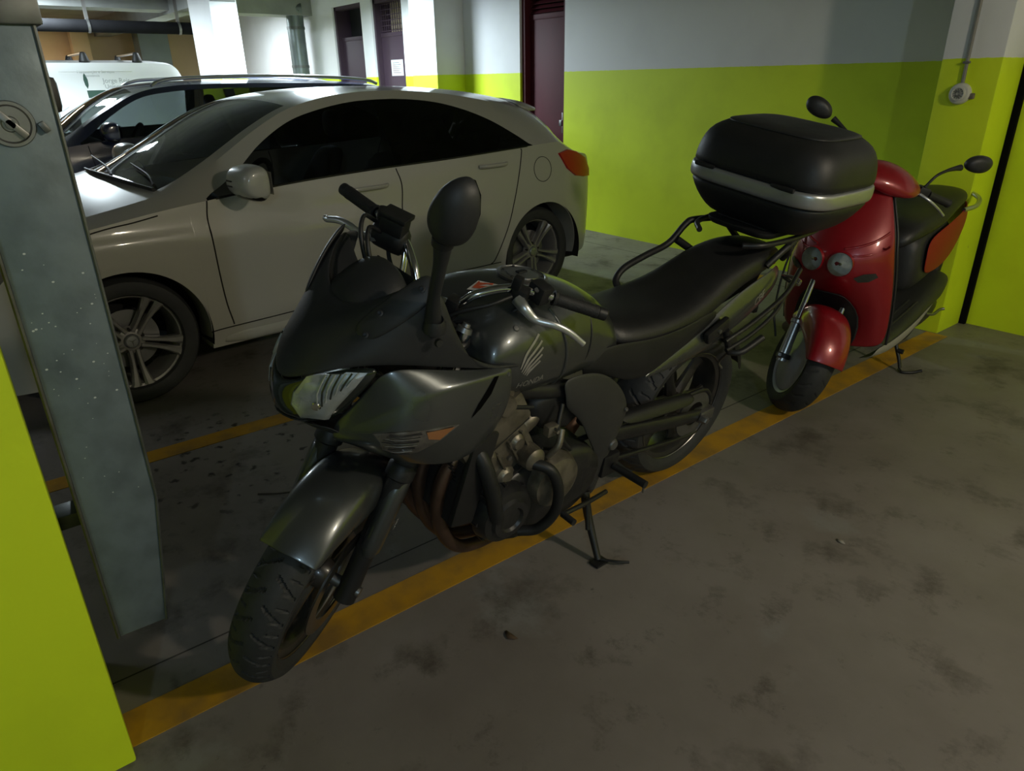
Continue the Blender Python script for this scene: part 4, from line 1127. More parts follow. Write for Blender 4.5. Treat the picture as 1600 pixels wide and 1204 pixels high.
# cables
for i, P in enumerate([[(1.075, -.215, 1.075), (1.12, -.225, 1.10), (1.165, -.20, 1.07), (1.17, -.15, .98), (1.15, -.09, .90)],
          [(1.085, -.19, 1.06), (1.135, -.20, 1.085), (1.175, -.17, 1.05), (1.175, -.12, .96), (1.15, -.06, .88)],
          [(1.075, .165, 1.05), (1.12, .13, 1.03), (1.15, .06, .98), (1.15, .02, .90)],
          [(1.04, .20, 1.035), (1.09, .16, .99), (1.12, .08, .95), (1.10, .0, .90)],
          [(1.02, -.20, 1.03), (1.07, -.16, .99), (1.10, -.10, .95), (1.10, -.02, .88)]]):
    tube('control_cable', P, .0055, M_BLK, BIKE, n=8, T=ST)
for s in (-1,):
    for o in (0, .016):
        tube('hose_fitting', [(1.035 + o, s * .135, 1.03), (1.05 + o, s * .125, 1.0), (1.07 + o, s * .115, .97)], .006, M_CHROME, BIKE, n=8, T=ST)

# upper cowl
row0 = [(1.535, 0, .880), (1.512, .062, .908), (1.452, .120, .941), (1.366, .174, .951), (1.25, .203, .924), (1.12, .214, .891), (.985, .207, .864)]
row1 = [(1.505, 0, .930), (1.480, .07, .948), (1.425, .135, .965), (1.355, .182, .975), (1.26, .206, .962), (1.16, .213, .912), (1.04, .210, .868)]
row2 = [(1.455, 0, .985), (1.435, .07, .995), (1.392, .135, 1.012), (1.335, .182, 1.025), (1.27, .206, 1.015), (1.205, .213, .955), (1.11, .212, .885)]
row3 = [(1.405, 0, 1.025), (1.395, .07, 1.032), (1.37, .130, 1.055), (1.315, .178, 1.080), (1.265, .203, 1.062), (1.225, .212, .990), (1.15, .212, .905)]
row4 = [(1.375, 0, 1.040), (1.372, .065, 1.048), (1.335, .125, 1.085), (1.278, .168, 1.124), (1.245, .196, 1.108), (1.222, .208, 1.020), (1.165, .210, .920)]
cowl = net('upper_cowl', [row0, row1, row2, row3, row4], M_MATT, BIKE, sub=2, solid=.006, mirror=True)
# raised screen mount flange each side, with screw holes
for s in (1, -1):
    rf = [[(1.412, s * .102, 1.016), (1.404, s * .128, 1.000), (1.388, s * .148, .996)],
          [(1.366, s * .130, 1.070), (1.362, s * .156, 1.048), (1.345, s * .182, 1.034)],
          [(1.308, s * .160, 1.118), (1.302, s * .186, 1.100), (1.286, s * .208, 1.082)],
          [(1.266, s * .172, 1.142), (1.262, s * .192, 1.130), (1.252, s * .208, 1.112)]]
    fl = net('screen_mount', rf, M_MATT, BIKE, sub=2, solid=.010)
    for (x, y, z) in ((1.365, .150, 1.060), (1.290, .188, 1.112), (1.392, .138, 1.012)):
        if s < 0: continue
        lathe('screw_hole', [(.004, .006), (.0075, .005), (.0075, 0), (.0035, -.001), (0, -.002)], (x, s * y, z), (.55, s * .6, .5), M_BLK, fl, n=14)
# instrument pod behind the missing screen
rings('instrument_pod', [[(x, .115 * f * a, z0 + h * b) for a, b in ((-1, 0), (-.86, .55), (-.45, .93), (0, 1.0), (.45, .93), (.86, .55), (1, 0))] for x, f, z0, h in ((1.385, .75, 1.0, .045), (1.35, .95, 1.0, .075), (1.30, 1.05, 1.0, .108), (1.26, 1.0, 1.0, .112), (1.245, .9, 1.0, .095))], M_MATT, BIKE, sub=2)
box('gauge_face', (1.246, 0, 1.05), (.006, .16, .07), M_LAMPD, BIKE, bev=.01, rot=RY(radians(-20)))
# loose flap / bracket on the far side
net('cowl_inner_panel', [[(1.32, -.215, .97), (1.28, -.225, .98), (1.24, -.22, .97)], [(1.30, -.218, 1.03), (1.26, -.23, 1.05), (1.215, -.222, 1.06)], [(1.275, -.21, 1.085), (1.24, -.222, 1.10), (1.20, -.215, 1.10)]], M_MATT, BIKE, sub=2, solid=.006)
# headlight
hl_rows = [[(1.535, 0, .878), (1.512, .060, .905), (1.450, .119, .938), (1.364, .173, .949)],
           [(1.552, 0, .846), (1.530, .062, .866), (1.470, .126, .894), (1.394, .168, .910)],
           [(1.548, 0, .808), (1.528, .060, .815), (1.480, .108, .834), (1.424, .136, .848)],
           [(1.530, 0, .778), (1.510, .048, .779), (1.475, .076, .784), (1.438, .092, .790)]]
hl = net('headlight', hl_rows, M_LAMPD, BIKE, sub=2, solid=.02, mirror=True)
hb = bvh_of(hl)
def on_lamp(y, z, off):
    h = hb.ray_cast(Vector((2.0, y, z)), Vector((-1, 0, 0)))
    if h[0] is None: return Vector((1.40, y, z))
    return h[0] + h[1] * off
for s in (1, -1):
    ol = [(.054, .843), (.058, .875), (.068, .910), (.095, .922), (.128, .930), (.158, .934), (.146, .900), (.120, .848), (.088, .800), (.062, .808)]
    cy_, cz_ = .098, .868
    V = []; F = []
    for f, off in ((1.0, .002), (.92, .004), (.72, .0045), (.42, .005), (.0, .005)):
        for (a, b) in ol: V.append(on_lamp(s * (cy_ + (a - cy_) * f), cz_ + (b - cz_) * f, off))
    for r_ in range(4):
        for i in range(10): F.append((r_ * 10 + i, r_ * 10 + (i + 1) % 10, (r_ + 1) * 10 + (i + 1) % 10, (r_ + 1) * 10 + i))
    rfl = mk('reflector', V, F, M_REFL, hl, ang=20)
    for i in range(7):
        a0 = Vector((0, .104 + i * .0068, .920 + i * .0016)); a1 = Vector((0, .100 + i * .0062, .846 + i * .0098))
        tube('reflector_rib', [on_lamp(s * (a0.y + (a1.y - a0.y) * t), a0.z + (a1.z - a0.z) * t, .008) for t in (0, .5, 1)], .0022, M_REFL if i % 2 == 0 else M_LAMPD, rfl, n=6, k=2)
    lathe('bulb_shield', [(0, .004), (.009, .003), (.011, 0)], on_lamp(s * .098, .852, .006), on_lamp(s * .098, .852, 1) - on_lamp(s * .098, .852, 0), M_CHROME, rfl, n=16)
tube('lamp_seam', [on_lamp(y, .802 - .1 * abs(y) + .0, .002) for y in [-.10 + .02 * i for i in range(11)]], .002, M_BLK, hl, n=6, k=0)

# side fairings
sf = [[(1.445, .084, .782), (1.454, .089, .766), (1.456, .088, .745), (1.446, .082, .730), (1.42, .060, .715)],
      [(1.415, .120, .842), (1.420, .138, .794), (1.424, .152, .768), (1.412, .154, .742), (1.385, .115, .700)],
      [(1.388, .150, .900), (1.380, .184, .836), (1.394, .200, .797), (1.386, .204, .755), (1.345, .160, .685)],
      [(1.363, .174, .948), (1.332, .220, .874), (1.340, .238, .822), (1.332, .242, .762), (1.295, .195, .668)],
      [(1.25, .202, .920), (1.225, .242, .890), (1.23, .252, .827), (1.23, .252, .745), (1.21, .216, .645)],
      [(1.12, .213, .889), (1.115, .230, .880), (1.118, .247, .815), (1.130, .245, .742), (1.140, .222, .662)],
      [(1.045, .212, .876), (1.045, .221, .866), (1.050, .232, .805), (1.068, .230, .748), (1.085, .212, .690)]]
for s in (1, -1):
    panel = net('side_fairing', sf if s > 0 else flip(sf), M_MGREY, BIKE, sub=3, solid=.005, crease=(1,))
    if True:
        pb = bvh_of(panel)
        # indicator let into the panel
        ol = [(1.400, .792), (1.372, .803), (1.345, .806), (1.28, .800), (1.222, .793), (1.268, .766), (1.314, .742), (1.346, .734), (1.382, .752)]
        def on_p(x, z, off):
            h = pb.ray_cast(Vector((x, s * .6, z)), Vector((0, -s, 0)))
            if h[0] is None: return Vector((x, s * .2, z))
            n_ = h[1] if h[1].y * s > 0 else -h[1]
            return h[0] + n_ * off
        cx_, cz_ = 1.330, .776
        V = []; F = []
        for f, off in ((1.04, -.001), (1.0, .004), (.9, .004), (.5, .005), (0, .005)):
            for (a, b) in ol: V.append(on_p(cx_ + (a - cx_) * f, cz_ + (b - cz_) * f, off))
        nn = len(ol)
        for r_ in range(4):
            for i in range(nn): F.append((r_ * nn + i, r_ * nn + (i + 1) % nn, (r_ + 1) * nn + (i + 1) % nn, (r_ + 1) * nn + i))
        ind = mk('indicator_lamp', V, F, M_INDL, BIKE, ang=25)
        for i in range(7):
            zz = .797 - i * .0090
            tube('lens_rib', [on_p(1.388 - abs(i - 2) * .006, zz, .006), on_p(1.355, zz, .007), on_p(1.315 + .003 * i, zz, .006)], .0014, M_CHROME if i % 2 else M_ENGD, ind, n=6, k=2)
        V = []
        for (a, b) in ((1.305, .799), (1.235, .793), (1.272, .770), (1.300, .780)): V.append(on_p(a, b, .0065))
        mk('amber_filter', V, [(0, 1, 2, 3)], M_AMBER, ind, ang=0)
        # air slit
        V = [on_p(a, b, .002) for a, b in ((1.098, .872), (1.112, .874), (1.136, .853), (1.166, .826), (1.188, .796), (1.160, .812), (1.126, .838))]
        mk('air_slit', V, [tuple(range(7))], M_SLIT, panel, ang=0)
        lathe('panel_screw', [(0, .004), (.004, .004), (.006, 0)], on_p(1.062, .862, -.001), (0, s, 0), M_STEELG, panel, n=10)

# belly of the nose, under the headlight
net('nose_lower_panel', [[(1.515, 0, .780), (1.50, .06, .78), (1.46, .11, .79)], [(1.46, 0, .735), (1.45, .06, .735), (1.42, .11, .735)], [(1.33, 0, .72), (1.33, .08, .72), (1.33, .14, .71)]], M_MATT, BIKE, sub=2, solid=.006, mirror=True)

# mirror (one only, on the left)
stem = tube('mirror_stem', [(1.268, .200, 1.035), (1.278, .212, 1.062), (1.296, .240, 1.12), (1.310, .275, 1.20), (1.318, .292, 1.245)], [.020, .017, .0125, .014, .018], M_MATT, BIKE, n=14)
lathe('stem_foot', [(.018, -.01), (.026, 0), (.024, .018), (.016, .03)], (1.268, .203, 1.025), (.1, .35, .93), M_MATT, stem, n=20)
lathe('stem_foot_bolt', [(0, .008), (.008, .008), (.010, 0)], (1.268, .222, 1.0), (.2, .9, .2), M_BLK, stem, n=10)
lathe('mirror_collar', [(.016, -.008), (.021, -.006), (.021, .008), (.015, .012)], (1.319, .293, 1.252), (.1, .3, .93), M_BLK, stem, n=18)
mo = [(-.004, -.062), (-.030, -.046), (-.044, -.014), (-.038, .020), (-.016, .050), (.008, .064), (.028, .058), (.044, .030), (.046, -.006), (.036, -.036), (.018, -.056)]
rg = []
for dx, f in ((-.026, .93), (-.022, 1.0), (-.006, 1.0), (.012, .90), (.026, .66), (.033, .34)):
    rg.append([(1.330 + dx - .22 * a * f, .326 + a * f * .95, 1.314 + b * f * 1.02 + .25 * a * f) for a, b in mo])
mir = rings('mirror', rg, M_MATT, BIKE, sub=2)
mg = [(1.330 - .0275 - .22 * a * .86, .326 + a * .82, 1.316 + b * .9 + .25 * a * .86) for a, b in mo]
mk('mirror_glass', mg, [tuple(range(len(mg)))], M_CHROME, mir, ang=0)

# tank
tk = [half_ring(1.135, [(0, .905), (.06, .915), (.12, .925), (.165, .905), (.18, .86), (.15, .82)], .80),
      half_ring(1.10, [(0, .940), (.08, .955), (.145, .958), (.192, .920), (.204, .855), (.17, .79)], .77),
      half_ring(1.03, [(0, .975), (.09, .985), (.155, .972), (.205, .915), (.214, .825), (.17, .742)], .72),
      half_ring(.93, [(0, .998), (.08, .993), (.150, .967), (.204, .897), (.210, .802), (.17, .722)], .70),
      half_ring(.82, [(0, .990), (.08, .983), (.143, .948), (.186, .874), (.187, .785), (.158, .712)], .69),
      half_ring(.70, [(0, .958), (.07, .953), (.125, .918), (.156, .848), (.160, .768), (.14, .708)], .69),
      half_ring(.60, [(0, .900), (.06, .893), (.11, .863), (.145, .805), (.150, .745), (.132, .70)], .69),
      half_ring(.53, [(0, .840), (.055, .835), (.10, .808), (.132, .770), (.136, .735), (.12, .70)], .69)]
tk = [[(x - max(0, (x - .82) / .3) * .28 * (z - .80), y, z) for x, y, z in r] for r in tk]
tank = rings('fuel_tank', tk, M_MGREY, BIKE, sub=2)
tb = bvh_of(tank)
def on_top(x, y, off):
    h = tb.ray_cast(Vector((x, y, 1.5)), Vector((0, 0, -1)))
    return h[0] + Vector((0, 0, off)) if h[0] else Vector((x, y, .98))
tn = (on_top(.80, 0, 0) - on_top(.90, 0, 0)).cross(Vector((0, 1, 0)))
if tn.z < 0: tn = -tn
cap = lathe('filler_cap', [(.068, -.004), (.070, .003), (.062, .006), (.060, .003), (.045, .003), (.044, .006), (0, .007)], on_top(.846, 0, .0), tn, M_STEELG, BIKE, n=40)
for i in range(6):
    a = i * pi / 3 + .3
    lathe('cap_screw', [(0, .0075), (.004, .0075), (.0045, .005)], on_top(.846, 0, 0) + Vector((cos(a) * .053, sin(a) * .053, -cos(a) * .053 * -tn.x / tn.z * -1)), tn, M_BLK, cap, n=8)
box('cap_lock_flap', on_top(.850, 0, .011), (.03, .016, .005), M_BLK, cap, bev=.002)
# knee recess crease and shoulder line
def on_side(x, z, off, s=1):
    h = tb.ray_cast(Vector((x, s * .6, z)), Vector((0, -s, 0)))
    if h[0] is None: return None
    n_ = h[1] if h[1].y * s > 0 else -h[1]
    return h[0] + n_ * off
for s in (1, -1):
    P = [on_side(x, z, .0, s) for x, z in ((.87, .955), (.845, .90), (.832, .84), (.83, .78), (.835, .735))]
    P = [p for p in P if p]
    tube('knee_crease', P, .006, M_MGREY, tank, n=8)
    P = [p for p in [on_side(x, z, .0, s) for x, z in ((.70, .93), (.705, .87), (.72, .80), (.75, .735))] if p]
    tube('tank_pad_edge', P, .003, M_BLK, tank, n=6)
    # wing emblem and lettering, draped on the tank
    ex, ez = .968, .872
    feathers = []
    for i in range(5):
        S0 = Vector(((-.046, -.018), (-.041, -.030), (-.035, -.038), (-.028, -.044), (-.020, -.049))[i]).to_3d()
        E0 = Vector(((.030, .066), (.038, .046), (.039, .026), (.034, .006), (.026, -.012))[i]).to_3d()
        mid = (S0 + E0) / 2 + Vector((-.012, .006, 0)) * (1 - i * .15)
        pts = cat([S0, S0 + (mid - S0) * .5 + Vector((-.002, .002, 0)), mid, E0], 4)
        n_ = len(pts); nv = (E0 - S0).normalized(); nv = Vector((-nv.y, nv.x, 0)) * .0052
        wv = [.35 + .65 * min(1, 3 * k / n_) * (1 - .55 * k / n_) for k in range(n_)]
        Vv = [p + nv * w_ for p, w_ in zip(pts, wv)] + [p - nv * w_ for p, w_ in zip(pts, wv)][::-1]
        q = [on_side(ex - p.x * .90, ez - .006 + p.y * .82, .0015, s) for p in Vv]
        if all(q): feathers.append((q, [(k, k + 1, 2 * n_ - 2 - k, 2 * n_ - 1 - k) for k in range(n_ - 1)]))
    if feathers:
        V, F = join_geo(feathers); mk('wing_emblem', V, F, M_LOGO, tank, ang=0, fix=False)['kind'] = 'stuff'
    V, F = text_geo('HONDA', .030)
    q = [on_side(.962 - s * v.x * .80, .798 + v.y * .9, .0015, s) for v in V]
    if all(q): mk('tank_lettering', q, F, M_LOGO, tank, ang=0, fix=False)['kind'] = 'stuff'
    lathe('tank_bolt', [(0, .005), (.007, .004), (.009, 0)], on_side(1.005, .945, -.001, s) or (1, s * .19, .94), (0, s * .6, .8), M_STEELG, tank, n=12)
stv = [on_top(a, b, .002) for a, b in ((1.010, -.025), (.985, .028), (.945, .022), (.968, -.032))]
stk = mk('tank_sticker', stv, [(0, 1, 2, 3)], M_STICW, BIKE, ang=0)
mk('sticker_print', [on_top(a, b, .003) for a, b in ((.998, -.018), (.978, .022), (.966, .018), (.982, -.012), (.972, -.020), (.958, .014), (.950, .010), (.968, -.028))], [(0, 1, 2, 3), (3, 4, 5, 6), (0, 3, 4, 7)], M_STICK, stk, ang=0)

# seat
st_ = [half_ring(.585, [(0, .836), (.05, .832), (.095, .808), (.118, .775), (.110, .755)], .75),
       half_ring(.50, [(0, .818), (.08, .812), (.132, .790), (.150, .752), (.14, .735)], .74),
       half_ring(.33, [(0, .802), (.095, .802), (.150, .788), (.165, .742), (.15, .72)], .72),
       half_ring(.17, [(0, .818), (.09, .820), (.142, .802), (.155, .752), (.14, .735)], .735),
       half_ring(.06, [(0, .860), (.085, .860), (.130, .838), (.140, .785), (.13, .765)], .765),
       half_ring(-.05, [(0, .905), (.085, .902), (.125, .880), (.130, .825), (.12, .805)], .80),
       half_ring(-.20, [(0, .926), (.078, .922), (.115, .902), (.120, .855), (.11, .835)], .83),
       half_ring(-.33, [(0, .912), (.06, .908), (.092, .892), (.098, .858), (.09, .845)], .84),
       half_ring(-.385, [(0, .885), (.04, .882), (.06, .875), (.065, .858), (.06, .85)], .848)]
seat_ = rings('seat', st_, M_SEATL, BIKE, sub=2)
# black frame cover under the seat
for s in (1, -1):
    nn_ = [[(.720, s * .142, .760), (.715, s * .150, .725), (.700, s * .142, .690)],
           [(.645, s * .150, .785), (.640, s * .158, .735), (.62, s * .150, .690)],
           [(.56, s * .156, .785), (.55, s * .168, .705), (.52, s * .155, .635)],
           [(.45, s * .163, .768), (.44, s * .172, .680), (.42, s * .155, .612)],
           [(.33, s * .165, .765), (.33, s * .170, .695), (.33, s * .155, .650)],
           [(.20, s * .154, .768), (.19, s * .160, .725), (.19, s * .152, .695)],
           [(.08, s * .142, .778), (.07, s * .145, .755), (.07, s * .140, .735)]]
    net('side_cover', nn_, M_BLK, BIKE, sub=2, solid=.006)
    tc_ = [[(.425, s * .150, .619), (.42, s * .153, .614), (.415, s * .150, .609)],
           [(.27, s * 0.145, .680), (.26, s * .167, .645), (.25, s * .155, .612)],
           [(.13, s * 0.141, .728), (.11, s * .170, .682), (.09, s * .152, .632)],
           [(.05, s * 0.136, .768), (.03, s * .168, .715), (.01, s * .152, .660)],
           [(-.07, s * .136, .822), (-.09, s * .164, .760), (-.11, s * .150, .695)],
           [(-.19, s * .124, .836), (-.21, s * .152, .785), (-.22, s * .138, .735)],
           [(-.30, s * .098, .836), (-.31, s * .130, .800), (-.32, s * .115, .760)],
           [(-.37, s * .070, .832), (-.38, s * .085, .810), (-.385, s * .075, .785)]]
    tc = net('tail_cowl', tc_, M_MGREY, BIKE, sub=2, solid=.005)
    cb_ = bvh_of(tc)
    V, F = text_geo('CBF', .042)
    org = Vector((-.165, s * .5, .765)); U = Vector((-s * .93, 0, s * .36)); Wd = Vector((.30, 0, .95))
    mk('tail_lettering', stick(V, org, U, Wd, (0, -s, 0), cb_, .0015), F, M_LOGO, tc, ang=0, fix=False)['kind'] = 'stuff'
    # grab rail
    rail = [(.255, s * .148, .775), (.245, s * .172, .795), (.20, s * .182, .825), (.10, s * .182, .852), (-.02, s * .178, .882), (-.085, s * .170, .945), (-.13, s * .160, .962), (-.33, s * .135, .952), (-.44, s * .10, .945)]
    if s > 0: rail = [(-.20, .120, .868), (-.24, .130, .905), (-.30, .135, .940), (-.37, .12, .950), (-.44, .10, .945)]
    tube('grab_rail', rail, .012, M_BLK, BIKE, n=12)
    if s < 0: tube('rail_strut', [(-.04, s * .165, .90), (-.09, s * .15, .87), (-.12, s * .135, .85)], .014, M_BLK, BIKE, n=10)
    tube('rail_strut', [(-.28, s * .135, .95), (-.33, s * .12, .90), (-.36, s * .09, .86)], .012, M_BLK, BIKE, n=10)
    # pillion peg hanger and case rails
    hg = box('pillion_hanger', (.10, s * .172, .715), (.115, .022, .045), M_FRAME, BIKE, bev=.010, rot=RY(radians(22)))
    lathe('hanger_bolt', [(0, .005), (.007, .005), (.008, 0)], (.10, s * .183, .715), (0, s, 0), M_STEELG, hg, n=10)
    tube('hanger_arm', [(.04, s * .17, .70), (.0, s * .172, .63), (-.02, s * .17, .60)], .012, M_FRAME, BIKE, n=8)
    peg = tube('pillion_peg', [(-.02, s * .165, .595), (-.05, s * .20, .605), (-.14, s * .215, .645)], [.010, .012, .013], M_BLK, BIKE, n=10)
    tube('case_rail', [(.05, s * .185, .665), (-.08, s * .195, .710), (-.26, s * .19, .775), (-.40, s * .15, .83)], .009, M_FRAME, BIKE, n=10)
    tube('case_rail', [(.02, s * .18, .62), (-.10, s * .19, .655), (-.24, s * .185, .71), (-.38, s * .14, .77)], .008, M_FRAME, BIKE, n=10)
    tube('rail_stay', [(-.02, s * .17, .60), (-.10, s * .10, .50), (-.14, s * .095, .46)], .0045, M_STEELG, BIKE, n=8)
    lathe('rear_indicator', [(0, .045), (.012, .042), (.018, .025), (.016, 0), (.008, -.035)], (-.42, s * .115, .775), (0, s, 0), M_INDL, BIKE, n=16)
# rear guard, tail lamp, plate hanger
hug = []
for k in range(9):
    a = radians(52 + k * 14)
    hug.append([(q * cos(a), yy, RR + q * sin(a)) for yy, q in ((-.088, .30), (-.085, .335), (-.045, .348), (0, .350), (.045, .348), (.085, .335), (.088, .30))])
net('rear_mudguard', hug, M_BLK, BIKE, sub=2, solid=.003)
rings('undertail', [[(x, y * f, z0 + dz) for y, dz in ((-.11, .0), (-.12, .10), (.12, .10), (.11, .0))] for x, f, z0 in ((.35, 1, .66), (.1, 1, .69), (-.15, .9, .73), (-.36, .6, .76))], M_BLK, BIKE, sub=1)
rings('tail_lamp', [[(x, y * f, z) for y, z in ((-.06, .80), (-.055, .845), (.055, .845), (.06, .80))] for x, f in ((-.36, 1), (-.41, .95), (-.43, .6))], M_REDL, BIKE, sub=2)
hngr = rings('plate_hanger', [[(x + dx, y, z) for dx, y in ((0, -.05), (.02, -.05), (.02, .05), (0, .05))] for x, z in ((-.34, .77), (-.37, .70), (-.39, .63), (-.395, .60))], M_BLK, BIKE, sub=1)

# engine
eng = new_geo = None
HM = RY(radians(28))
eb = box('cylinder_block', (.985, 0, .545), (.19, .33, .20), M_ENG, BIKE, bev=.012, rot=HM)
for dz in (-.055, .088):
    box('gasket_line', Vector((.985, 0, .545)) + HM @ Vector((0, 0, dz)), (.206, .368, .007), M_ENGD, eb, rot=HM)
lathe('water_pump', [(0, .035), (.022, .033), (.034, .022), (.036, 0), (.036, -.03)], (.915, .185, .535), (0, 1, 0), M_ENG, BIKE, n=24)
hd = box('cylinder_head', Vector((.985, 0, .545)) + HM @ Vector((0, 0, .145)), (.225, .385, .105), M_ENG, BIKE, bev=.016, rot=HM)
cc = box('cam_cover', Vector((.985, 0, .545)) + HM @ Vector((0, 0, .215)), (.20, .37, .06), M_ENG, BIKE, bev=.020, rot=HM)
for s in (1, -1):
    for dx in (-.055, .055):
        lathe('cam_end_plug', [(0, .016), (.026, .014), (.030, .006), (.030, 0)], Vector((.985, s * .185, .545)) + HM @ Vector((dx, 0, .19)), (0, s, 0), M_ENG, cc, n=20)
    for k, (dx, dz) in enumerate(((-.08, .11), (.08, .11), (-.08, -.06), (.08, -.06), (0, .02))):
        lathe('engine_bolt', [(0, .008), (.007, .008), (.008, 0)], Vector((.985, s * .183, .545)) + HM @ Vector((dx, 0, dz)), (0, s, 0), M_STEELG, hd, n=8)
for s in (1, -1):
    for dx, dz, r0 in ((-.045, .03, .030), (.045, .055, .024), (.03, -.045, .034), (-.055, .115, .020)):
        lathe('engine_boss', [(0, .022), (r0 * .55, .022), (r0 * .7, .016), (r0 * .9, .012), (r0, 0)], Vector((.985, s * .163, .545)) + HM @ Vector((dx, 0, dz)), (0, s, 0), M_ENG, eb, n=20)
    for k in range(4):
        box('block_web', Vector((.985, s * .168, .545)) + HM @ Vector((-.07 + k * .046, 0, -.005)), (.007, .02, .12), M_ENG, eb, bev=.002, rot=HM)
    tube('plug_lead', [Vector((.985, s * .15, .545)) + HM @ Vector((.05, 0, .22)), Vector((.985, s * .19, .545)) + HM @ Vector((-.04, 0, .20)), Vector((.985, s * .19, .545)) + HM @ Vector((-.12, 0, .12))], .006, M_BLK, BIKE, n=8)
rings('crankcase', [[(x, y, z) for x, z in ((1.085, .40), (1.06, .47), (.93, .50), (.78, .50), (.62, .46), (.575, .36), (.62, .25), (.76, .215), (.95, .22), (1.06, .29))] for y in (-.19, -.175, 0, .175, .19)], M_ENGD, BIKE, sub=1)
rings('oil_sump', [[(x, y, z) for x, z in ((1.0, .26), (.72, .25), (.75, .165), (.95, .155))] for y in (-.13, -.12, .12, .13)], M_ENGD, BIKE, sub=1)
alt = lathe('alternator_cover', [(0, .050), (.034, .050), (.040, .058), (.058, .056), (.064, .046), (.082, .040), (.092, .020), (.096, 0)], (1.005, .180, .385), (0, 1, 0), M_ENGD, BIKE, n=40)
for k in range(8):
    a = 2 * pi * k / 8
    lathe('cover_bolt', [(0, .010), (.007, .010), (.008, -.02)], (1.005 + .092 * cos(a), .190, .385 + .092 * sin(a)), (0, 1, 0), M_ENGD, alt, n=8)
lathe('sprocket_cover', [(0, .050), (.050, .048), (.080, .036), (.090, .012), (.092, 0)], (.825, .185, .425), (0, 1, 0), M_ENG, BIKE, n=36)
box('sprocket_cover_rib', (.862, .215, .475), (.10, .022, .022), M_ENG, BIKE, bev=.006, rot=RY(radians(-35)))
lathe('clutch_cover', [(0, .065), (.07, .06), (.095, .04), (.105, 0)], (.80, -.185, .40), (0, -1, 0), M_ENGD, BIKE, n=36)
tube('coolant_hose', [(1.115, .150, .655), (1.100, .205, .60), (1.075, .225, .50), (1.055, .222, .42), (1.03, .20, .34)], .022, M_BLK, BIKE, n=12)
tube('coolant_hose', [(.93, .20, .53), (.89, .245, .515), (.865, .262, .45), (.86, .258, .36), (.89, .23, .29), (.93, .19, .27)], .016, M_BLK, BIKE, n=12)
tube('oil_line', [(.86, .20, .52), (.84, .215, .56), (.82, .20, .60)], .010, M_ENG, BIKE, n=10)
rad = box('radiator', (1.135, 0, .545), (.035, .36, .27), M_ENGD, BIKE, bev=.006, rot=RY(radians(-14)))
for i in range(18):
    box('radiator_fin', (1.155 - .0035 * (i - 9) * -1 * .0 + (.0136 * (i - 8.5)) * sin(radians(14)), 0, .545 + .0136 * (i - 8.5) * cos(radians(14))), (.006, .33, .003), M_FRAME, rad)
box('radiator_shroud', (1.12, .192, .55), (.075, .022, .28), M_FRAME, BIKE, bev=.008, rot=RY(radians(-14)))
box('radiator_shroud', (1.12, -.192, .55), (.075, .022, .28), M_FRAME, BIKE, bev=.008, rot=RY(radians(-14)))
for i, y in enumerate((-.135, -.045, .045, .135)):
    tube('exhaust_header', [(1.075, y, .615), (1.145, y, .58), (1.185, y * .98, .48), (1.160, y * .92, .34), (1.07, y * .75, .215), (.92, y * .5, .150), (.78, y * .3, .135)], .0195, M_EXH, BIKE, n=14)
tube('exhaust_collector', [(.86, 0, .145), (.66, -.04, .14), (.48, -.12, .19), (.30, -.18, .27)], [.05, .045, .03, .028], M_EXH, BIKE, n=16)
sil = tube('silencer', [(.30, -.185, .27), (.24, -.195, .30), (.0, -.215, .40), (-.30, -.235, .52), (-.36, -.24, .545)], [.03, .055, .060, .060, .045], M_STEELG, BIKE, n=20)
# carb bodies / airbox behind the cylinders
rings('airbox', [[(x, y, z) for x, z in ((.93, .70), (.70, .70), (.66, .60), (.72, .52), (.86, .56))] for y in (-.15, -.14, .14, .15)], M_BLK, BIKE, sub=1)
for i in range(4):
    lathe('throttle_body', [(.024, 0), (.028, .02), (.028, .06), (.022, .07)], (.855, -.12 + .08 * i, .62), (.85, 0, -.5), M_ENG, BIKE, n=16)
tube('fuel_hose', [(.80, .17, .66), (.83, .195, .60), (.80, .20, .545), (.76, .19, .50)], .007, M_BLK, BIKE, n=8)
box('choke_block', (.845, .185, .60), (.045, .025, .035), M_ENG, BIKE, bev=.006)
lathe('choke_screw', [(0, .014), (.006, .014), (.008, 0)], (.845, .198, .605), (0, 1, 0), M_CHROME, BIKE, n=10)
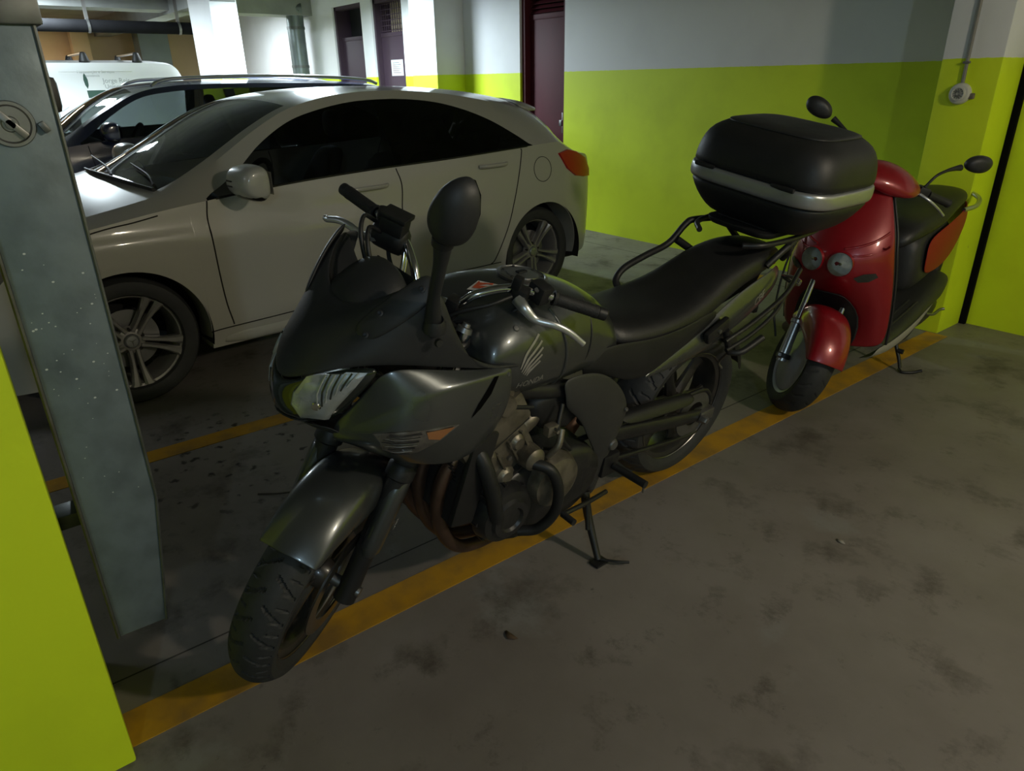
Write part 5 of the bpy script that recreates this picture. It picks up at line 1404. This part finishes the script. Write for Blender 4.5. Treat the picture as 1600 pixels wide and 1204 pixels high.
# frame
for s in (1, -1):
    tube('frame_spar', [(1.20, s * .045, .86), (1.08, s * .11, .80), (.90, s * .135, .72), (.70, s * .135, .66), (.57, s * .135, .56), (.545, s * .135, .40), (.56, s * .13, .26)], [.030, .026, .026, .026, .028, .028, .022], M_FRAME, BIKE, n=12)
    pc = [[(.815, s * .170, .738), (.80, s * .182, .69), (.785, s * .170, .635)],
          [(.749, s * .174, .745), (.745, s * .188, .67), (.735, s * .172, .595)],
          [(.655, s * .175, .728), (.675, s * .190, .635), (.690, s * .172, .535)],
          [(.555, s * .174, .652), (.605, s * .188, .565), (.660, s * .170, .478)],
          [(.485, s * .170, .552), (.545, s * .184, .490), (.620, s * .168, .420)],
          [(.492, s * .164, .480), (.540, s * .178, .430), (.604, s * .162, .375)],
          [(.528, s * .158, .390), (.560, s * .168, .350), (.600, s * .156, .315)],
          [(.548, s * .148, .215), (.570, s * .154, .21), (.595, s * .148, .205)]]
    fc = net('frame_cover', pc, M_COVER, BIKE, sub=2, solid=.008)
    lathe('cover_bolt', [(0, .005), (.006, .005), (.008, 0)], (.512, s * .176, .545), (0, s, 0), M_STEELG, fc, n=10)
    lathe('swingarm_pivot', [(0, .03), (.016, .028), (.022, .018), (.022, 0)], (.535, s * .15, .415), (0, s, 0), M_STEELG, BIKE, n=16)
    # swingarm legs
    rings('swingarm_leg', [[(x, s * y + dy, z + dz) for dy, dz in ((-.017, -.5 * h), (.017, -.5 * h), (.017, .5 * h), (-.017, .5 * h))] for x, y, z, h in ((.56, .115, .415, .075), (.35, .125, .38, .070), (.12, .130, .335, .060), (-.02, .130, .312, .058), (-.07, .130, .305, .035))], M_FRAME, BIKE, sub=1)
    box('chain_adjuster', (-.035, s * .130, .312), (.085, .040, .048), M_STEELG, BIKE, bev=.008)
    lathe('rear_axle_nut', [(0, .028), (.012, .028), (.016, .022), (.017, 0)], (0, s * .148, .312), (0, s, 0), M_STEELG, BIKE, n=6)
    peg = tube('footpeg', [(.515, s * .175, .325), (.510, s * .215, .325), (.505, s * .305, .330)], [.012, .013, .013], M_BLK, BIKE, n=12)
    tube('peg_feeler', [(.505, s * .298, .322), (.503, s * .300, .295)], .004, M_STEELG, peg, n=6, k=0)
    box('peg_bracket', (.525, s * .158, .33), (.075, .030, .085), M_FRAME, BIKE, bev=.008)
tube('swingarm_brace', [(.44, .115, .40), (.44, 0, .42), (.44, -.115, .40)], .03, M_FRAME, BIKE, n=12, k=3)
net('chain_guard', [[(.47, .095, .47), (.47, .125, .475), (.47, .15, .44)], [(.25, .10, .455), (.25, .13, .46), (.25, .155, .42)], [(.06, .10, .425), (.06, .13, .43), (.06, .155, .40)]], M_FRAME, BIKE, sub=2, solid=.004)
ch = [(.80, .125, .465), (.50, .118, .435), (.20, .112, .415), (0, .11, .412), (-.07, .11, .38), (-.098, .11, .312), (-.07, .11, .24), (0, .11, .212), (.30, .115, .26), (.60, .12, .32), (.80, .125, .37)]
tube('drive_chain', ch, .009, M_FRAME, BIKE, n=8)
lathe('rear_sprocket', [(.05, -.003), (.098, -.003), (.098, .003), (.05, .003)], (0, .11, .312), (0, 1, 0), M_STEELG, BIKE, n=42, closed=True)
tube('shock_absorber', [(.46, -.02, .36), (.40, -.02, .66)], .032, M_FRAME, BIKE, n=16, k=0)
# gear lever and side stand
gl = tube('gear_lever', [(.56, .20, .255), (.66, .215, .27), (.745, .225, .285), (.785, .228, .290)], .008, M_FRAME, BIKE, n=10)
tube('gear_lever_rubber', [(.785, .225, .290), (.785, .275, .292)], .011, M_GRIPR, gl, n=10, k=0)
tube('stand_spring', [(.62, .175, .24), (.635, .215, .14)], .008, M_FRAME, BIKE, n=8, k=0)
stn = tube('side_stand', [(.605, .150, .245), (.615, .190, .175), (.625, .245, .100), (.632, .278, .060)], [.016, .014, .012, .011], M_FRAME, BIKE, n=12)
box('stand_foot', (.632, .284, .054), (.055, .040, .008), M_FRAME, stn, bev=.003, rot=RX(0.1685))
tube('stand_tang', [(.63, .285, .065), (.60, .33, .075), (.57, .355, .076)], .0045, M_FRAME, stn, n=8)
box('stand_bracket', (.605, .138, .255), (.07, .03, .06), M_FRAME, BIKE, bev=.006)

# top case on its rack
rk = [(-.08, .0), (-.12, .12), (-.30, .14), (-.50, .12), (-.52, 0)]
tube('rack_frame', [(-.06, .09, .955), (-.12, .14, .965), (-.30, .15, .968), (-.50, .12, .968), (-.54, 0, .968), (-.50, -.12, .968), (-.30, -.15, .968), (-.12, -.14, .965), (-.06, -.09, .955)], .010, M_FRAME, BIKE, n=10)
rp = []
rings('rack_plate', [[(x, y, z) for x, y in rrect(.36 * f, .26 * f, .05)] for z, f in ((.972, .95), (.985, 1.0), (.992, 1.0), (.996, .9))], M_BLK, BIKE, sub=0)
for o in bpy.data.objects:
    if o.name.startswith('rack_plate'):
        for v in o.data.vertices: v.co.x -= .30
def sup(a, b, n, k=40):
    out = []
    for i in range(k):
        t = 2 * pi * i / k
        c_, s_ = cos(t), sin(t)
        out.append((a * (abs(c_) ** (2 / n)) * (1 if c_ >= 0 else -1), b * (abs(s_) ** (2 / n)) * (1 if s_ >= 0 else -1)))
    return out
TCX = -.345
def lev(z, f, n=3.2, dx=0.0, tilt=0.0):
    n = n + 1.3
    return [(TCX + dx + x * f, y * f * (1 if x < 0 else 1), z + tilt * x) for x, y in sup(.235, .275, n)]
tcb = rings('top_case', [lev(.988, .55, 3), lev(.990, .66, 3), lev(1.005, .76, 3), lev(1.05, .90, 3.0), lev(1.10, .985, 3.0), lev(1.112, .99, 3.0)], M_BLK, BIKE, sub=1)
rings('silver_band', [lev(1.106, .965, 3), lev(1.106, 1.005, 3), lev(1.118, 1.018, 3), lev(1.150, 1.014, 3), lev(1.158, .998, 3), lev(1.158, .96, 3)], M_SILVB, tcb, sub=1)
lid = rings('case_lid', [lev(1.150, .97, 3), lev(1.160, .995, 3), lev(1.20, .985, 3.0), lev(1.245, .945, 2.9), lev(1.280, .865, 2.8), lev(1.298, .74, 2.7), lev(1.303, .72, 2.7), lev(1.312, .60, 2.6), lev(1.318, .35, 2.5)], M_BLK, tcb, sub=1)
rings('lid_inlay', [lev(1.298, .745, 2.7), lev(1.3065, .735, 2.7), lev(1.3155, .60, 2.6), lev(1.3205, .35, 2.5)], M_MATT, lid, sub=1)
for s in (1,):
    for yy in (-.165, .14):
        box('hinge_tab', (TCX + .226, yy, 1.156), (.018, .085, .016), M_BLK, tcb, bev=.006)
box('case_lock', (TCX - .235, 0, 1.10), (.03, .08, .06), M_BLK, tcb, bev=.01)
box('case_foot', (TCX + .05, 0, .990), (.26, .20, .02), M_BLK, tcb, bev=.006)
# ------------------------------------------------------------------ red scooter (local: x forward, y left, z up, origin under the rear axle)
M_RED = mat('candy_red_paint', (0.27, 0.004, 0.011), 0.34, metal=0.15, coat=0.6, noise=(3, .25, (.22, .004, .009)), rvar=.05)
M_SREF = mat('satin_lamp_reflector', (0.82, 0.82, 0.80), 0.3, metal=0.1, noise=(60, .5, (.55, .55, .54)))
M_REDT = mat('dulled_red_tail_paint', (0.30, 0.006, 0.014), 0.5, coat=0.1, spec=.3, noise=(3, .25, (.25, .005, .011)))  # same red as the body, dulled to hold down the lime reflection
M_SKIRT = mat('grey_lower_skirt', (0.36, 0.34, 0.31), 0.5, noise=(8, .4, (.27, .25, .23)))
M_SRIM = mat('grey_cast_wheel', (0.42, 0.43, 0.46), 0.42, metal=0.25, noise=(9, .5, (.30, .31, .33)))
M_BPL = mat('charcoal_scooter_plastic', (0.022, 0.022, 0.023), 0.5, noise=(12, .4, (.032, .032, .033)), bump=(200, .05))
SWB, SRF, SRR = 1.275, .236, .240
S2_AX = Vector((-sin(radians(26)), 0, cos(radians(26))))
S2_O = Vector((SWB + .085, 0, 0))
S2_M = Matrix.Rotation(0.766, 3, S2_AX)
def S2(v): return S2_M @ (Vector(v) - S2_O) + S2_O
SCO = new_empty('motor_scooter', (-1.677, 4.144, 0), (-0.052, 0, -1.487))
tag(SCO, 'candy red motor scooter with twin round headlights parked in front of the pillar', 'scooter')

def sco_tyre(name, cx, R, rim, w, parent, T=None):
    hw = w / 2; na = 300; ns = 25; rows = []
    for i in range(na):
        th = 2 * pi * i / na
        r_ = []
        for j in range(ns):
            s = -1 + 2 * j / (ns - 1)
            rad = R - .032 * abs(s) ** 2.4
            if .02 < abs(s) < .07: rad -= .003
            ph = (th * 22 / (2 * pi) + .8 * abs(s) + (.5 if s > 0 else 0)) % 1
            if .25 < abs(s) < .88 and abs(ph - .5) < .07: rad -= .004
            r_.append((cx + rad * cos(th), s * hw, R + rad * sin(th)))
        sw = [(hw * .98, R - .045), (hw * .9, rim + .02), (hw * .76, rim + .002)]
        rows.append([(cx + q * cos(th), -y, R + q * sin(th)) for y, q in sw[::-1]] + r_ + [(cx + q * cos(th), y, R + q * sin(th)) for y, q in sw])
    rows.append(rows[0])
    V, F = g_grid(rows)
    return mk(name, V, F, M_RUB, parent, T, ang=35)

def sco_wheel(name, cx, R, rim, w, T=None):
    hw = w * .42
    parts = [g_lathe([(rim + .006, hw), (rim - .006, hw - .006), (rim - .018, hw * .4), (rim - .018, -hw * .4), (rim - .006, -hw + .006), (rim + .006, -hw)], (cx, 0, R), (0, 1, 0), 60),
             g_lathe([(0, .05), (.03, .05), (.045, .035), (.045, -.035), (.03, -.05), (0, -.05)], (cx, 0, R), (0, 1, 0), 28)]
    a = Vector((0, 1, 0)); O = Vector((cx, 0, R))
    for k in range(3):
        t = 2 * pi * k / 3 + .5
        e = Vector((cos(t), 0, sin(t))); tn = Vector((-sin(t), 0, cos(t)))
        rg = []
        for (r, ww, d) in ((.03, .045, .030), (.07, .038, .026), (rim - .04, .05, .024), (rim - .01, .085, .028)):
            c = O + e * r
            rg.append([c + tn * ww + a * d * .6, c + tn * ww * .5 + a * d, c - tn * ww * .5 + a * d, c - tn * ww + a * d * .6, c - tn * ww - a * d * .6, c - tn * ww * .5 - a * d, c + tn * ww * .5 - a * d, c + tn * ww - a * d * .6])
        parts.append(g_grid(rg, True))
    V, F = join_geo(parts)
    return mk(name, V, F, M_SRIM, SCO, T, ang=40)

sf_w = sco_wheel('front_wheel', SWB, SRF, .158, .118, S2)
lathe('wheel_cover', [(.148, -.040), (.140, -.046), (.06, -.050), (.045, -.056), (0, -.056)], (SWB, 0, SRF), (0, 1, 0), M_SRIM, sf_w, n=48, T=S2)
lathe('front_brake_disc', [(.055, .060), (.095, .060), (.095, .064), (.055, .064)], (SWB, 0, SRF), (0, 1, 0), M_DISC, sf_w, n=40, closed=True, T=S2)
sco_tyre('front_tyre', SWB, SRF, .158, .118, SCO, S2)
sco_wheel('rear_wheel', 0, SRR, .158, .125)
sco_tyre('rear_tyre', 0, SRR, .158, .125, SCO)
AX2 = Vector((SWB, 0, SRF))
for s in (1, -1):
    A = AX2 + Vector((-.015, s * .088, 0))
    fl = tube('fork_slider', [A - S2_AX * .03, A + S2_AX * .02, A + S2_AX * .16], [.022, .024, .022], M_ALU, SCO, n=16, T=S2)
    lathe('slider_collar', [(.022, -.008), (.027, -.004), (.027, .010), (.014, .02)], A + S2_AX * .16, S2_AX, M_ALU, fl, n=18, T=S2)
    tube('fork_tube', [A + S2_AX * .15, A + S2_AX * .40], .0135, M_FORKC, SCO, n=12, k=0, T=S2)
    lathe('fork_clamp', [(.024, -.012), (.032, -.010), (.032, .010), (.024, .012)], A + S2_AX * -.005, S2_AX, M_BLK, fl, n=16, T=S2)
    lathe('axle_nut', [(0, .02), (.012, .02), (.014, .012), (.014, -.01)], (SWB, s * .10, SRF), (0, s, 0), M_STEELG, SCO, n=6, T=S2)
# front mudguard (steered)
rows = []
for k in range(9):
    a = radians(28 + k * 14.5); f = k / 8
    rr = .262 + .020 * sin(pi * f); hw = .082 + .010 * sin(pi * f)
    drop = .055 + .075 * sin(pi * f)
    rows.append([(SWB + (rr - d) * cos(a), y * hw, SRF + (rr - d) * sin(a)) for y, d in ((-1, drop), (-1.03, drop * .5), (-.85, .012), (-.4, 0), (0, -.003), (.4, 0), (.85, .012), (1.03, drop * .5), (1, drop))])
net('front_mudguard', rows, M_RED, SCO, sub=2, solid=.003, T=S2)
# apron
ap = [[(1.03, 0, .275), (1.03, .11, .275), (1.00, .215, .29), (.955, .252, .31)],
      [(1.03, 0, .40), (1.04, .12, .40), (1.04, .215, .42), (.985, .256, .44)],
      [(1.08, 0, .50), (1.09, .12, .50), (1.075, .212, .53), (1.01, .250, .56)],
      [(1.185, 0, .590), (1.165, .105, .60), (1.11, .200, .63), (1.03, .240, .66)],
      [(1.225, 0, .690), (1.205, .090, .70), (1.13, .188, .72), (1.045, .228, .74)],
      [(1.180, 0, .800), (1.160, .075, .805), (1.10, .162, .82), (1.035, .205, .83)],
      [(1.095, 0, .920), (1.080, .060, .922), (1.045, .118, .93), (1.005, .158, .935)],
      [(1.025, 0, 1.005), (1.015, .050, 1.006), (1.00, .088, 1.01), (.975, .122, 1.01)]]
apr = net('front_apron', ap, M_RED, SCO, sub=2, solid=.006, mirror=True)
abv = bvh_of(apr)
def on_ap(y, z, off=0.0):
    h = abv.ray_cast(Vector((2, y, z)), Vector((-1, 0, 0)))
    if h[0] is None: return Vector((1.1, y, z)), Vector((1, 0, 0))
    n_ = h[1] if h[1].x > 0 else -h[1]
    return h[0] + n_ * off, n_
for y in (.062, -.062):
    c, n_ = on_ap(y, .695)
    n_ = (n_ + Vector((.6, 0, .1))).normalized()
    lm = lathe('headlight', [(.056, -.03), (.056, .004), (.053, .010), (.050, .006)], c, n_, M_RED, SCO, n=32)
    lathe('headlight_reflector', [(.051, .008), (.038, .004), (.018, .001), (0, 0)], c, n_, M_SREF, lm, n=32)
    lathe('headlight_bulb', [(0, .002), (.008, 0), (.010, -.01)], c, n_, M_CHROME, lm, n=16)
    lathe('headlight_lens', [(.051, .009), (.040, .017), (.020, .022), (0, .023)], c, n_, M_CLEAR, lm, n=32)
for s in (1, -1):
    V = []
    ol = [(.118, .640), (.150, .662), (.186, .668), (.196, .650), (.170, .628), (.135, .622)]
    pts = [on_ap(s * a, b, .004)[0] for a, b in ol]
    mk('front_indicator', pts + [sum((Vector(p) for p in pts), Vector()) / 6 + Vector((.006, 0, 0))], [(i, (i + 1) % 6, 6) for i in range(6)], M_LAMPD, SCO, ang=60)
    # styling swage lines on the apron
    P = [on_ap(s * a, b, -.001)[0] for a, b in ((.06, .76), (.11, .775), (.155, .80), (.185, .835))]
    tube('apron_crease', P, .006, M_RED, apr, n=8)
    P = [on_ap(s * a, b, -.001)[0] for a, b in ((.10, .735), (.145, .742), (.19, .765), (.215, .79))]
    tube('apron_crease', P, .005, M_RED, apr, n=8)
lrows = [[on_ap(y, z, .006)[0] for y in ys] for z, ys in ((.285, (-.16, -.08, 0, .08, .16)), (.40, (-.16, -.08, 0, .08, .16)), (.49, (-.14, -.07, 0, .07, .14)), (.55, (-.08, -.04, 0, .04, .08)))]
net('painted_arch_shade', lrows, M_BLK, SCO, sub=1, solid=.002)  # black sheet on the closed apron, painted shade of the wheel cavity
inner = [[(p[0] - .045, p[1] * .97, p[2] + .005) for p in r] for r in ap]
net('leg_shield', inner, M_BPL, SCO, sub=2, solid=.006, mirror=True)
for s in (1, -1):
    tube('shield_edge', [(r[-1][0] - .012, s * r[-1][1], r[-1][2]) for r in ap], .006, M_BPL, SCO, n=8)
# headset (steered)
hs = [half_ring(x, hv, lw) for x, hv, lw in (
    (1.075, [(0, 1.045), (.04, 1.042), (.075, 1.03), (.08, 1.015)], 1.005),
    (1.045, [(0, 1.085), (.07, 1.078), (.125, 1.05), (.135, 1.02)], .985),
    (.985, [(0, 1.118), (.09, 1.105), (.165, 1.066), (.175, 1.03)], .98),
    (.925, [(0, 1.120), (.085, 1.105), (.155, 1.07), (.165, 1.035)], .99),
    (.880, [(0, 1.09), (.06, 1.08), (.105, 1.055), (.11, 1.03)], 1.0))]
rings('handlebar_cowl', hs, M_RED, SCO, sub=2, T=S2)
lathe('steering_column', [(.035, 0), (.04, .12), (.045, .22)], (1.02, 0, .82), (-.35, 0, .93), M_BPL, SCO, n=16)
for s in (1, -1):
    tube('handlebar', [(.95, s * .12, 1.045), (.935, s * .20, 1.045), (.905, s * .33, 1.035)], .011, M_FRAME, SCO, n=10, T=S2)
    d = (Vector((.905, s * .335, 1.035)) - Vector((.935, s * .21, 1.044))).normalized()
    lathe('grip', [(.012, 0), (.019, 0), (.019, .006), (.0165, .01), (.017, .11), (.019, .115), (.019, .122), (0, .124)], (.935, s * .215, 1.044), d, M_GRIPR, SCO, n=16, T=S2)
    tube('brake_lever', [(.975, s * .165, 1.038), (.995, s * .21, 1.030), (.985, s * .27, 1.010), (.965, s * .315, .990)], [.008, .007, .006, .0065], M_LEVER, SCO, n=10, T=S2)
    box('switch_block', (.94, s * .185, 1.048), (.05, .05, .045), M_BLK, SCO, bev=.01, T=S2)
    stm = tube('mirror_stem', [(.955, s * .175, 1.07), (.945, s * .195, 1.125), (.915, s * .235, 1.155), (.885, s * .275, 1.172), (.865, s * .305, 1.182)], [.006, .006, .0065, .010, .014], M_BLK, SCO, n=10, T=S2)
    mo2 = [(-.062, -.012), (-.050, .022), (-.015, .040), (.030, .042), (.060, .026), (.068, .0), (.055, -.028), (.015, -.040), (-.035, -.034)]
    mm = rings('mirror', [[(.850 + dx - .15 * a * f, s * (.372 + a * f), (1.216 if s > 0 else 1.200) + b * f + .10 * a * f) for a, b in mo2] for dx, f in ((-.018, .93), (-.014, 1), (-.002, 1), (.012, .86), (.024, .5))], M_MATT, SCO, sub=2, T=S2)
    mk('mirror_glass', [(.850 - .0192 - .15 * a * .85, s * (.372 + a * .85), (1.216 if s > 0 else 1.200) + b * .85 + .1 * a * .85) for a, b in mo2], [tuple(range(9))], M_CHROME, mm, ang=0, T=S2)
# floor board with raised side treads
fbv = [[(.985, 0, .36), (.985, .10, .345), (.985, .19, .325), (.955, .248, .318), (.95, .248, .300)],
       [(.85, 0, .335), (.85, .10, .322), (.85, .19, .312), (.84, .238, .305), (.83, .236, .280)],
       [(.65, 0, .345), (.65, .10, .335), (.65, .19, .330), (.65, .231, .318), (.64, .228, .280)],
       [(.45, 0, .375), (.45, .10, .365), (.45, .185, .360), (.45, .223, .345), (.44, .220, .300)],
       [(.25, 0, .43), (.25, .10, .42), (.25, .18, .415), (.25, .216, .395), (.25, .212, .335)],
       [(.05, 0, .47), (.05, .10, .46), (.05, .175, .452), (.05, .205, .43), (.05, .195, .33)],
       [(-.03, 0, .47), (-.03, .10, .46), (-.03, .165, .45), (-.03, .19, .42), (-.02, .18, .36)]]
flb = net('floor_board', fbv, M_BPL, SCO, sub=2, solid=.008, mirror=True)
for s in (1, -1):
    for yy in (.14, .18):
        tube('tread_rib', [(.92, s * yy, .335), (.75, s * yy, .326), (.55, s * yy, .352), (.40, s * yy, .38)], .005, M_BPL, flb, n=6)
    sk = [[(1.02, s * .238, .300), (1.00, s * .232, .250), (1.0, s * .14, .215)],
          [(.80, s * .234, .284), (.80, s * .230, .205), (.80, s * .14, .175)],
          [(.55, s * .226, .292), (.55, s * .222, .205), (.55, s * .14, .18)],
          [(.32, s * .216, .325), (.32, s * .210, .250), (.32, s * .13, .225)],
          [(.10, s * .200, .370), (.11, s * .182, .325), (.12, s * .13, .285)]]
    net('lower_skirt', sk, M_SKIRT, SCO, sub=2, solid=.005)
# seat pedestal, red tail, seat
ped = [half_ring(x, hv, lw) for x, hv, lw in (
    (.50, [(0, .70), (.09, .70), (.135, .66), (.145, .55), (.15, .42)], .38),
    (.40, [(0, .74), (.11, .74), (.155, .69), (.165, .56), (.165, .43)], .39),
    (.20, [(0, .76), (.12, .76), (.165, .71), (.172, .58), (.165, .47)], .44),
    (0, [(0, .78), (.12, .78), (.160, .74), (.165, .63), (.14, .53)], .50))]
rings('seat_pedestal', ped, M_BPL, SCO, sub=2)
for s in (1, -1):
    rp_ = [[(.42, s * .160, .700), (.43, s * .176, .610), (.40, s * .168, .505)],
           [(.25, s * .172, .745), (.25, s * .190, .640), (.22, s * .176, .510)],
           [(.08, s * .168, .775), (.08, s * .188, .670), (.05, s * .170, .535)],
           [(-.10, s * .150, .795), (-.10, s * .170, .710), (-.13, s * .150, .605)],
           [(-.26, s * .110, .800), (-.27, s * .128, .745), (-.29, s * .11, .680)],
           [(-.37, s * .055, .795), (-.38, s * .06, .765), (-.39, s * .055, .725)]]
    net('tail_panel', rp_, M_REDT, SCO, sub=2, solid=.005)
sst = [half_ring(x, hv, lw) for x, hv, lw in (
    (.60, [(0, .715), (.06, .71), (.095, .69), (.10, .655)], .63),
    (.54, [(0, .790), (.10, .782), (.140, .755), (.145, .685)], .66),
    (.38, [(0, .808), (.12, .805), (.165, .775), (.170, .715)], .70),
    (.20, [(0, .825), (.12, .822), (.165, .795), (.170, .740)], .73),
    (.08, [(0, .862), (.11, .860), (.155, .835), (.160, .770)], .76),
    (-.10, [(0, .885), (.10, .882), (.140, .860), (.148, .800)], .785),
    (-.22, [(0, .880), (.08, .875), (.110, .85), (.115, .81)], .79),
    (-.27, [(0, .85), (.05, .845), (.07, .83), (.075, .81)], .80))]
rings('seat', sst, M_SEATL, SCO, sub=2)
tube('grab_handle', [(-.06, .150, .785), (-.15, .178, .80), (-.28, .150, .82), (-.37, .07, .835), (-.39, 0, .838), (-.37, -.07, .835), (-.28, -.150, .82), (-.15, -.178, .80), (-.06, -.150, .785)], .012, M_ALU, SCO, n=10)
rings('tail_lamp', [[(x, y * f, z) for y, z in ((-.09, .70), (-.08, .775), (.08, .775), (.09, .70))] for x, f in ((-.33, 1), (-.38, .9), (-.40, .6))], M_REDL, SCO, sub=2)
# mechanicals
rings('transmission_case', [[(x, y, z) for x, z in ((.42, .30), (.36, .36), (.10, .33), (-.06, .30), (-.08, .24), (-.02, .19), (.25, .17), (.40, .22))] for y in (.075, .085, .15, .16)], M_ENGD, SCO, sub=1)
rings('engine_block', [[(x, y, z) for x, z in ((.42, .40), (.15, .42), (.10, .25), (.38, .22))] for y in (-.10, -.09, .09, .10)], M_ENG, SCO, sub=1)
tube('kick_starter', [(.14, .165, .25), (.05, .18, .23), (-.03, .185, .24), (-.05, .20, .245)], .008, M_STEELG, SCO, n=8)
tube('silencer', [(.30, -.10, .22), (.15, -.16, .22), (-.05, -.17, .27), (-.28, -.17, .32)], [.02, .045, .055, .045], M_FRAME, SCO, n=16)
tube('rear_shock', [(-.02, .10, .32), (-.06, .10, .60)], .03, M_FRAME, SCO, n=14, k=0)
hgg = []
for k in range(7):
    a = radians(60 + k * 16)
    hgg.append([(q * cos(a), yy, SRR + q * sin(a)) for yy, q in ((-.07, .235), (-.068, .265), (0, .272), (.068, .265), (.07, .235))])
net('rear_mudguard', hgg, M_BPL, SCO, sub=2, solid=.003)
box('plate_holder', (-.37, 0, .55), (.008, .14, .16), M_BPL, SCO, bev=.003, rot=RY(radians(25)))
ss = tube('side_stand', [(.42, .115, .225), (.43, .145, .15), (.44, .185, .07), (.445, .20, .03)], [.011, .010, .0095, .009], M_FRAME, SCO, n=10)
tube('stand_leg_foot', [(.445, .198, .022), (.47, .225, .020), (.44, .27, .026), (.42, .30, .040)], .008, M_FRAME, ss, n=8)
lathe('stand_stop', [(0, .02), (.013, .018), (.013, -.01), (0, -.01)], (.435, .175, .115), (0, 1, 0), M_BLK, ss, n=12)
tube('speedo_cable', [(1.0, -.10, .95), (1.16, -.175, .72), (1.20, -.19, .45), (1.22, -.15, .30)], .005, M_BLK, SCO, n=8)

# settle both two-wheelers on the floor: the lowest tyre point just touches the bay line
bpy.context.view_layer.update()
for root in (BIKE, SCO):
    lo_ = min((o.matrix_world @ v.co).z for o in root.children if o.name.split('.')[0] in ('front_tyre', 'rear_tyre') for v in o.data.vertices)
    root.location.z += 0.0027 - lo_
    for o in root.children:
        if o.name.startswith('side_stand'): o.location.z -= 0.0027 - lo_
# ------------------------------------------------------------------ litter on the floor
M_TWIG = mat('dry_twig', (0.03, 0.022, 0.015), 0.8, noise=(40, .4, (.05, .04, .03)))
M_SCRAP = mat('pale_paper_scrap', (0.35, 0.33, 0.30), 0.8, noise=(40, .5, (.2, .18, .15)))
M_LEAFD = mat('dry_brown_leaf', (0.09, 0.055, 0.03), 0.8, noise=(40, .5, (.05, .03, .02)))
def scrap(name, x, y, L, m_, label, cat_):
    random.seed(int(x * 1000) ^ int(y * 777))
    n = 9
    V = []
    for i in range(n):
        a = 2 * pi * i / n; r = L * random.uniform(.5, 1)
        V.append((x + r * cos(a), y + r * .55 * sin(a), .0012 + random.uniform(0, .004)))
    V.append((x, y, .005))
    o = mk(name, V, [(i, (i + 1) % n, n) for i in range(n)], m_, ang=30, solid=.0008)
    return tag(o, label, cat_)
tag(tube('twig', [(-2.42, .62, .006), (-2.36, .70, .008), (-2.33, .80, .006), (-2.30, .86, .005)], [.004, .003, .0025], M_TWIG, n=6), 'thin dark twig lying left of the front wheel', 'twig')
scrap('paper_scrap', -.86, 2.06, .022, M_SCRAP, 'small pale paper scrap on the open floor', 'litter')
scrap('dry_leaf', -1.22, .92, .030, M_LEAFD, 'dry brown leaf on the floor beside the bay line', 'leaf')
